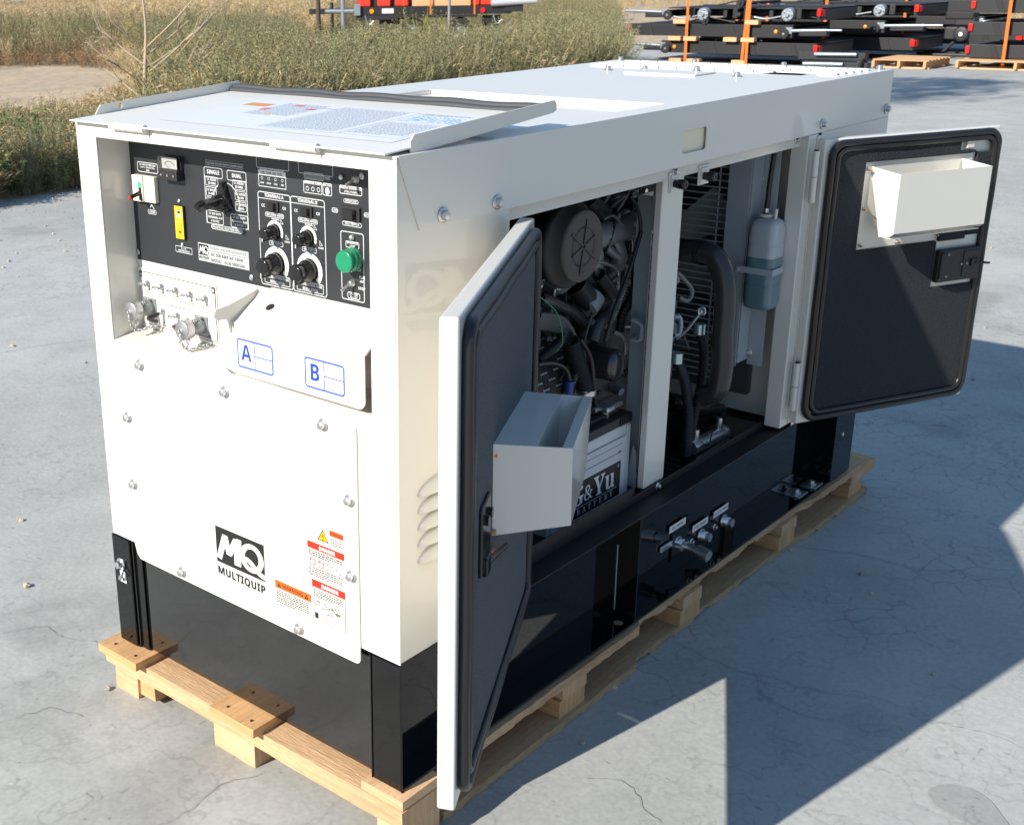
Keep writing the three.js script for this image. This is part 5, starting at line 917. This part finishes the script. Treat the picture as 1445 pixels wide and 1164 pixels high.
// ---- flat black trailers in stacks
const TM = { frame: std([.018, .018, .02], .5), face: std([.019, .019, .021], .42), deck: std([.012, .012, .013], .7), zinc: std([.42, .46, .5], .35, { metalness: .7 }), strap: std([.75, .14, .01], .7), lamp: std([.65, .015, .01], .3), amber: std([.85, .28, .01], .3), tyre: std([.015, .015, .015], .8), lumber: std([.62, .36, .18], .85), white: std([.75, .75, .75], .5), redp: std([.72, .04, .015], .45) };
function trailer(label, x0, x1, y, zf, flip, group, open) {  // long rails along x, front face at zf, top at y + .21
  const T = thing('flat_trailer', label, 'trailer', group), L = x1 - x0, D = 1.5, hh = .205;
  const sx = u => flip ? x1 - u * L : x0 + u * L;
  const bx = (n, a, b, c, d, e, f, m, r = .006) => mesh(n, box(Math.min(a, b), Math.max(a, b), c, d, e, f, r), m, T);
  if (open) { for (const u of [.1, .38, .44, .68]) bx('axle_bracket', sx(u), sx(u + .025), y + .02, y + .19, zf - .16, zf - .04, TM.face); bx('spare_beam', sx(.05), sx(.8), y + .06, y + .14, zf - .34, zf - .26, TM.face); mesh('axle', cyl([sx(.42), y + .09, zf - 1.4], [sx(.42), y + .09, zf + .05], .035, .035, 10), TM.frame, T); for (const u of [.16, .62]) { mesh('wheel_drum', [cyl([sx(u), y + .09, zf - .05], [sx(u), y + .09, zf + .05], .11, .10, 20), cyl([sx(u), y + .09, zf + .05], [sx(u), y + .09, zf + .09], .04, .035, 12), Array.from({ length: 5 }, (_, i) => cyl([sx(u) + .07 * Math.cos(i * 1.257), y + .09 + .07 * Math.sin(i * 1.257), zf + .05], [sx(u) + .07 * Math.cos(i * 1.257), y + .09 + .07 * Math.sin(i * 1.257), zf + .075], .012, .011, 6))], TM.zinc, T); mesh('leaf_spring', tube([[sx(u + .04), y + .06, zf - .02], [sx(u + .12), y + .02, zf - .02], [sx(u + .22), y + .07, zf - .02]], .013), TM.zinc, T); } }
  else bx('side_rail', sx(0), sx(.86), y, y + hh, zf - .06, zf, TM.face); bx('side_rail', sx(0), sx(.86), y, y + hh, zf - D, zf - D + .06, TM.frame);
  bx('end_beam', sx(0), sx(.02), y + .0, y + hh - .01, zf - D + .06, zf - .06, TM.face);
  for (const u of [.25, .5, .84]) bx('cross_beam', sx(u), sx(u + .02), y + .03, y + .15, zf - D + .06, zf - .06, TM.frame);
  bx('deck', sx(.0), sx(.84), y + hh - .03, y + hh - .012, zf - D + .062, zf - .062, TM.deck, 0);
  // draw bar with the jack lying along it, caster wheel
  bx('draw_bar', sx(.86), sx(1.0), y + .02, y + .13, zf - .30, zf - .18, TM.frame);
  mesh('jack_tube', [cyl([sx(.86), y + .12, zf + .02], [sx(1.02), y + .135, zf + .02], .026, .026, 14), cyl([sx(.98), y + .135, zf + .02], [sx(1.09), y + .138, zf + .02], .019, .019, 12), box(Math.min(sx(.83), sx(.86)), Math.max(sx(.83), sx(.86)), y + .07, y + .17, zf, zf + .03, .004)], TM.zinc, T);
  const w = mesh('caster_wheel', aim(lathe([[.02, -.02], [.07, -.024], [.085, -.012], [.085, .012], [.07, .024], [.02, .02]], 20), [sx(.825), y + .07, zf + .04], [0, 0, 1]), TM.tyre, T);
  mesh('wheel_hub', cyl([sx(.825), y + .07, zf + .015], [sx(.825), y + .07, zf + .068], .02, .02, 10), TM.zinc, w);
  if (!open) mesh('marker_lamp', aim(lathe([[0, 0], [.032, 0], [.032, .008], [.02, .016], [0, .018]], 18), [sx(.78), y + .10, zf], [0, 0, 1]), TM.amber, T);
  bx('tail_lamp', sx(-.008), sx(.012), y + .07, y + .18, zf + .001, zf + .035, TM.lamp); bx('tail_lamp', sx(-.012), sx(-.0005), y + .07, y + .17, zf - .12, zf - .02, TM.lamp);
  if (!open) for (const u of [.12, .34, .56]) mesh('rail_stiffener', extr(shape([[0, 0], [.10, 0], [.02, hh - .01], [-.08, hh - .01]]), .012).translate(sx(u), y + .004, zf), TM.deck, T);
  mesh('hub', [cyl([sx(.42), y + hh + .07, zf - .05], [sx(.42), y + hh + .07, zf + .03], .075, .07, 16), cyl([sx(.42), y + hh + .07, zf + .03], [sx(.42), y + hh + .07, zf + .06], .03, .025, 12), Array.from({ length: 5 }, (_, i) => cyl([sx(.42) + .05 * Math.cos(i * 1.257), y + hh + .07 + .05 * Math.sin(i * 1.257), zf + .03], [sx(.42) + .05 * Math.cos(i * 1.257), y + hh + .07 + .05 * Math.sin(i * 1.257), zf + .045], .008, .008, 6))], TM.frame, T);
  mesh('axle_spring', [tube([[sx(.30), y + hh + .02, zf - .1], [sx(.42), y + hh + .10, zf - .1], [sx(.56), y + hh + .03, zf - .1]], .014), cyl([sx(.42), y + hh + .06, zf - D], [sx(.42), y + hh + .06, zf], .028, .028, 10)], TM.frame, T);
  rebase(T, [(x0 + x1) / 2, y, zf - D / 2]);
  return T;
}
const wood = (x, y, z, label, w = .24, d = .12) => { const m = mesh('wood_block', box(-w / 2, w / 2, 0, .07, -d / 2, d / 2, .003), TM.lumber); m.position.set(x, y, z); return tag(m, label, 'wood block', 'timber spacers between the trailers'); };
const ROW = ['nearest', 'second', 'third'];
const LV = ['bottom', 'middle', 'top'];
const Z0 = -19;
for (let r = 0; r < 3; r++) for (let l = 0; l < 3; l++) {
  const z = Z0 - r * 2.2, flip = l % 2 === 0, s = r * .15;
  const x0 = (flip ? -10.75 : -10.97) + s, x1 = (flip ? -7.42 : -7.35) + s + [0, .62, 1.55][r];
  trailer(`black flat trailer, ${LV[l]} of the ${ROW[r]} stack behind the generator`, x0, x1, .035 + l * .285, z, flip, 'black flat trailers stacked in the yard', l === 2 && r < 2);
}
[[-9.95, -.08], [-9.6, -.08], [-8.75, -.08]].forEach(([x, y], i) => wood(x, GY + .002, Z0 + .02, `pale timber block on the ground under the trailer stack, ${['leftmost', 'middle', 'rightmost'][i]}`));
[-9.98, -9.68, -8.92, -8.6].forEach((x, i) => wood(x, .2475, Z0 + .035, `pale timber block between the bottom and middle trailers, ${['first', 'second', 'third', 'last'][i]} from left`));
[-9.9, -8.55].forEach((x, i) => wood(x, .5325, Z0 + .035, `pale timber block on top of the middle trailer, ${['left', 'right'][i]} one`));
function strap(x, z, lean, label, y1 = 1.25) { const g = box(-.024, .024, 0, y1 - GY - .02, -.0015, .0015); const p = g.attributes.position; for (let i = 0; i < p.count; i++) p.setX(i, p.getX(i) + lean * p.getY(i)); const m = mesh('ratchet_strap', g, TM.strap); m.position.set(x, GY + .01, z); return tag(m, label, 'strap', 'orange straps round the trailer stacks'); }
strap(-9.745, Z0 + .085, -.012, 'orange strap down the nearest trailer stack, left one'); strap(-8.60, Z0 + .085, -.010, 'orange strap down the nearest trailer stack, right of the pair');
strap(-8.68, Z0 + .075, .03, 'orange strap down the nearest trailer stack, left of the pair');
[-9.9, -9.3, -8.2].forEach((x, i) => strap(x, Z0 - 2.08, .0, `orange strap on the second trailer stack, ${['left', 'middle', 'right'][i]} one`));
[-8.8, -7.6].forEach((x, i) => strap(x, Z0 - 4.28, .0, `orange strap on the third trailer stack, ${['left', 'right'][i]} one`));
// low jacks and frames on the ground right of the stack
{
  const T = thing('trailer_tongue', 'black trailer tongue with two zinc jacks lying low beside the stack', 'trailer part');
  mesh('beam', [box(-7.6, -6.5, GY + .14, GY + .26, -18.86, -18.72, .006), box(-7.5, -6.42, GY + .005, GY + .12, -18.80, -18.66, .006)], TM.frame, T);
  mesh('jack_tube', cyl([-7.3, GY + .23, -18.68], [-6.62, GY + .24, -18.68], .03, .03, 14), TM.zinc, T); mesh('jack_tube', cyl([-7.45, GY + .08, -18.62], [-6.8, GY + .09, -18.62], .03, .03, 14), TM.zinc, T);
  mesh('caster_wheel', aim(lathe([[.02, -.02], [.08, -.024], [.095, 0], [.08, .024], [.02, .02]], 20), [-6.5, GY + .095, -18.66], [1, 0, .2]), TM.tyre, T);
  rebase(T, [-7, GY, -18.75]);
}
// timber pallets on the ground
function pallet(label, x0, x1, z0, z1) {
  const T = thing('timber_pallet', label, 'pallet', 'pallets near the trailer stacks');
  const n = 7; for (let i = 0; i < n; i++) { const z = z0 + (z1 - z0) * (i + .12) / n; mesh('deck_board', box(x0, x1, GY + .12, GY + .14, z, z + (z1 - z0) / n * .72), M.wood[i % 4], T); }
  for (const k of [0, .48, .96]) mesh('stringer', box(x0 + (x1 - x0 - .04) * k, x0 + (x1 - x0 - .04) * k + .04, GY + .022, GY + .1195, z0, z1), M.wood[1], T);
  for (const k of [0, .4, .85]) mesh('bottom_board', box(x0, x1, GY + .002, GY + .0215, z0 + (z1 - z0) * k, z0 + (z1 - z0) * k + .1), M.wood[3], T);
  rebase(T, [(x0 + x1) / 2, GY, (z0 + z1) / 2]);
}
pallet('brown timber pallet lying between the two trailer stacks', -6.6, -5.72, -20.4, -19.3);
pallet('pale timber pallet under the right trailer stack', -5.42, -3.6, -20.7, -19.65);
// stack on the right edge
for (let l = 0; l < 3; l++) trailer(`black flat trailer on the right stack, ${LV[l]} one`, -5.38, -2.2, .025 + l * .34, -20.0, false, 'black flat trailers of the right stack');
strap(-4.80, -19.9, -.012, 'orange strap down the right trailer stack', 1.3);
// small engine on a frame between the stacks
{
  const T = thing('engine_unit', 'small black engine on a low frame between the trailer stacks', 'engine');
  const X = -6.25, Z = -22.2;
  mesh('block', [box(X - .2, X + .16, .18, .40, Z - .15, Z + .15, .03), box(X - .05, X + .28, .42, .56, Z - .14, Z + .12, .02)], TM.frame, T); mesh('fuel_tank', box(X - .22, X + .26, .52, .66, Z - .16, Z + .14, .03), TM.deck, T);
  mesh('recoil_cover', aim(lathe([[0, .05], [.1, .05], [.13, .03], [.13, 0]], 20), [X + .1, .28, Z + .15], [0, 0, 1]), TM.frame, T); mesh('cover_badge', cyl([X + .1, .28, Z + .2], [X + .1, .28, Z + .206], .035), TM.white, T);
  mesh('frame', [cyl([X - .6, GY + .06, Z + .2], [X + .7, GY + .06, Z + .2], .035), cyl([X - .6, GY + .06, Z - .2], [X + .7, GY + .06, Z - .2], .035), cyl([X - .2, GY + .06, Z + .2], [X, .2, Z], .03), cyl([X + .3, GY + .06, Z + .2], [X + .1, .2, Z], .03), cyl([X + .6, GY + .08, Z + .2], [X + 1.2, .25, Z - .3], .025)], TM.frame, T);
  rebase(T, [X, GY, Z]);
}
// loaded trailer standing among the weeds
{
  const mk = (D, u, v) => 0;
  const bC = (43.176 + Math.atan((505.6 - 615) / 1724) * 57.2958) * Math.PI / 180, D = 28.5, o = [CAM.x - Math.sin(bC) * D, GY, CAM.z - Math.cos(bC) * D];
  const T = thing('loaded_trailer', 'black tandem trailer loaded with red machines, standing beyond the weeds', 'trailer');
  const B = (n, x0, x1, y0, y1, z0, z1, m, r = .01) => mesh(n, box(x0, x1, y0, y1, z0, z1, r), m, T);
  B('side_rail', -1.75, 1.75, .62, .80, -.06, 0, TM.face); B('side_rail', -1.75, 1.75, .62, .80, -1.6, -1.54, TM.frame); B('deck', -1.7, 1.7, .76, .79, -1.54, -.06, TM.deck);
  B('drop_rail', -1.72, -.6, .52, .62, -.04, .01, TM.deck); B('end_rail', 1.6, 2.0, .66, .80, -.3, .02, TM.frame);
  for (const x of [-.42, .62]) { const w = mesh('wheel', aim(lathe([[.14, -.09], [.25, -.09], [.28, -.05], [.28, .05], [.25, .09], [.14, .09]], 28), [x, .28, .04], [0, 0, 1]), TM.tyre, T); mesh('rim', aim(lathe([[0, .03], [.06, .04], [.12, .0], [.145, .06], [.16, .08]], 24), [x, .28, .05], [0, 0, 1]), TM.zinc, w); }
  B('fender', -.8, 1.0, .56, .61, -.1, .16, TM.face); for (const x of [-1.7, -1.25, -.85]) B('red_machine', x, x + .3, .80, 1.2, -1.1, -.2, TM.redp, .03); B('machine_frame', -1.72, -.5, .80, 1.0, -.9, -.28, TM.frame, .01); B('red_machine', .85, 1.45, .80, 1.3, -1.2, -.1, TM.redp, .03); B('timber_stack', -.45, .85, .80, .96, -1.0, -.05, TM.lumber);
  mesh('grey_tube', cyl([1.3, .84, .03], [2.3, .88, .03], .07, .06, 16), std([.4, .42, .46], .5), T);
  mesh('marker_lamp', cyl([-1.35, .71, 0], [-1.35, .71, .02], .05), TM.amber, T); mesh('tail_lamp', cyl([1.12, .70, 0], [1.12, .70, .025], .055), TM.lamp, T); B('number_plate', -1.12, -.86, .66, .76, .0, .01, TM.white, 0);
  mesh('jack', [cyl([-2.0, .2, 0], [-2.0, 1.1, 0], .05), cyl([-2.4, .72, .0], [-1.75, .72, .0], .045), box(-1.74, -1.6, .62, .86, .0, .06, .01)], TM.zinc, T);
  mesh('draw_bar', [box(-2.9, -1.75, .64, .76, -.86, -.72, .01), cyl([-2.3, 0.05, -.3], [-2.3, .9, -.3], .04)], TM.frame, T);
  for (const x of [-.05, .92]) mesh('load_strap', box(x, x + .035, .62, 1.25, .005, .012), TM.strap, T);
  B('tool_box', -1.2, -.75, .42, .60, -.5, -.1, TM.frame); B('tail_box', 1.1, 1.5, .36, .58, -.5, -.12, TM.frame); for (const x of [-1.5, 1.35]) mesh('hitch_chain', tube([[x, .62, .02], [x + .08, .42, .03], [x + .2, .5, .03]], .014), TM.zinc, T);
  T.position.set(o[0], GY + .09, o[2]); T.rotation.y = bC - .08;
  // low crates and boards on the ground in front of it
  const low = (name, label, cat, u, w, h, m) => { const g = mesh(name, box(-w / 2, w / 2, 0, h, -.3, .1, .01), m); g.position.set(o[0] + Math.cos(bC) * u + Math.sin(bC) * 1.6, GY, o[2] - Math.sin(bC) * u + Math.cos(bC) * 1.6); g.rotation.y = bC; tag(g, label, cat); };
  low('red_crate', 'red crate on the ground under the loaded trailer, left', 'crate', -1.05, .34, .32, TM.redp); low('plank_pile', 'pale planks on the ground under the loaded trailer', 'planks', .25, 1.3, .22, TM.lumber); low('red_crate', 'red crate on the ground under the loaded trailer, right', 'crate', 1.2, .34, .3, TM.redp);
}
// grey post in front of the loaded trailer and other posts of the far fence
function postAt(px, py, dist, h, r, m, label) { const b = (43.176 + Math.atan((505.6 - px) / 1724) * 57.2958) * Math.PI / 180, p = mesh('fence_post', cyl([0, 0, 0], [0, h, 0], r, r * .9, 10), m); p.position.set(CAM.x - Math.sin(b) * dist, GY - .05, CAM.z - Math.cos(b) * dist); return tag(p, label, 'post'); }
const postWood = std([.07, .055, .045], .9), postSteel = std([.3, .31, .32], .5, { metalness: .5 });
postAt(638, 30, 27, 1.6, .035, postSteel, 'grey steel post in front of the loaded trailer'); postAt(462, 20, 27, 1.3, .05, postWood, 'dark post at the left end of the loaded trailer');
postAt(140, 10, 62, 2.2, .16, postWood, 'dark timber post left of the green container'); postAt(46, 10, 62, 2.2, .13, postWood, 'dark timber post beside the far feed trough'); postAt(198, 8, 66, 2, .08, postSteel, 'thin pale post close to the green container'); postAt(284, 8, 64, 2.2, .13, std([.13, .05, .035], .9), 'rust brown post in front of the blue container');
postAt(797, 0, 60, 2, .09, postSteel, 'thin grey post far behind the weeds, left of two'); postAt(822, 0, 60, 2, .12, std([.5, .5, .5], .5), 'pale grey post far behind the weeds, right of two');
function place(G, px, dist, turn) { const b = (43.176 + Math.atan((505.6 - px) / 1724) * 57.2958) * Math.PI / 180; G.position.set(CAM.x - Math.sin(b) * dist, GY - .02, CAM.z - Math.cos(b) * dist); G.rotation.y = b + (turn || 0); }
{ // feed trough and rail at far left
  const T = thing('feed_trough', 'dark timber trough on legs at the far left of the field', 'trough');
  mesh('trough_board', [box(-1.0, 1.0, .55, .72, -.4, .4, .02), box(-1.0, -.9, 0, .55, -.3, .3), box(.9, 1.0, 0, .55, -.3, .3)], postWood, T); mesh('trough_top', box(-1.05, 1.05, .725, .76, -.45, .45), std([.35, .33, .3], .8), T); place(T, 38, 60);
  const F = thing('rail_fence', 'low brown rail fence behind the trough', 'fence'); for (let i = 0; i < 6; i++) mesh('post', box(-4 + i * 1.6, -3.9 + i * 1.6, 0, 1.5, -.05, .05), postWood, F); for (const y of [.5, 1.0, 1.4]) mesh('rail', box(-4, 4.1, y, y + .12, .051, .09), std([.16, .09, .05], .9), F); place(F, 60, 66);
  const Bm = thing('fallen_beam', 'long dark beam lying in the straw grass', 'beam'); mesh('beam', box(-4.5, 4.5, .02, .3, -.15, .15, .02), postWood, Bm); place(Bm, 180, 62, .1);
}
{ // containers
  const cont = (name, label, px, dist, w, h, d, col, emblem) => { const T = thing(name, label, 'container'); const m = std(col, .6), ribs = []; for (let x = -w / 2 + .1; x < w / 2 - .05; x += .22) ribs.push(box(x, x + .1, .1, h - .1, .0005, .04)); mesh('body', box(-w / 2, w / 2, 0, h, -d, 0), m, T); mesh('wall_rib', ribs, m, T); if (emblem) mesh('emblem', new THREE.CircleGeometry(.32, 24).translate(0, h * .72 * .62, .045), std([.75, .8, .78], .6), T); place(T, px, dist); };
  cont('green_container', 'pale green ribbed container with a white round emblem', 242, 68, 1.62, 2.2, 3, [.22, .42, .28], true);
  cont('blue_container', 'dark teal container right of the green one', 284, 69.5, 1.66, 2.2, 3, [.03, .10, .12], false);
}
{ // far yard clutter at the top edge
  const T = thing('scrap_pile', 'pile of scrap and brush far behind at the top edge', 'scrap pile'), a = [];
  for (let i = 0; i < 40; i++) { const x = rr(-4, 4), s = rr(.15, .5); a.push(new THREE.IcosahedronGeometry(s, 0).translate(x, s * .5, rr(-1, 1))); }
  mesh('rubble', a, std([.12, .10, .09], .9), T); place(T, 380, 72);
  const P2 = thing('white_panel', 'white sheet propped far away behind the weeds', 'panel'); mesh('sheet', box(-.6, .6, 0, 1.2, -.02, .02), TM.white, P2); place(P2, 780, 78);
}

// the tree beside the yard, left of the picture, whose crown shades the slab near the pallets
{
  const T = thing('shade_tree', 'tall slim tree at the edge of the field left of the yard', 'tree'), o = [-8.3, GY, 2.3], a = [];
  const bend = [[0, 0, 0], [.05, 3, .05], [-.05, 6, 0], [.05, 9, .05], [0, 11.6, 0]];
  for (let i = 0; i < 4; i++) a.push(cyl(bend[i], bend[i + 1], .13 - i * .028, .13 - (i + 1) * .028, 8));
  seedState = 31; const pos = [];
  for (let i = 0; i < 9; i++) { const y = 9.2 + i * .3, t = rr(0, 6.28), r = rr(.6, 1.2), e = [Math.cos(t) * r, y + .5, Math.sin(t) * r]; a.push(cyl([0, y, 0], e, .03, .012, 5)); }
  for (let i = 0; i < 2600; i++) { const t = rr(0, 6.28), y = rr(-1, 1), r = Math.sqrt(1 - y * y) * Math.cbrt(rnd()) * (1 + .3 * Math.sin(3 * t + 4 * y)), c = new THREE.Vector3(Math.cos(t) * r * 1.25, 10.7 + y * 1.3, Math.sin(t) * r * 1.25); for (let k = 0; k < 3; k++) pos.push(c.x + rr(-.11, .11), c.y + rr(-.11, .11), c.z + rr(-.11, .11)); }
  const g = new THREE.BufferGeometry(); g.setAttribute('position', new THREE.Float32BufferAttribute(pos, 3)); g.computeVertexNormals();
  mesh('trunk', a, std([.12, .09, .06], .9), T); mesh('crown', g, phys([.06, .09, .03], .9, { side: THREE.DoubleSide, transmission: .2, thickness: 0 }), T);
  T.position.set(...o);
}


renderer.setSize(1024, 824);
renderer.render(scene, camera);
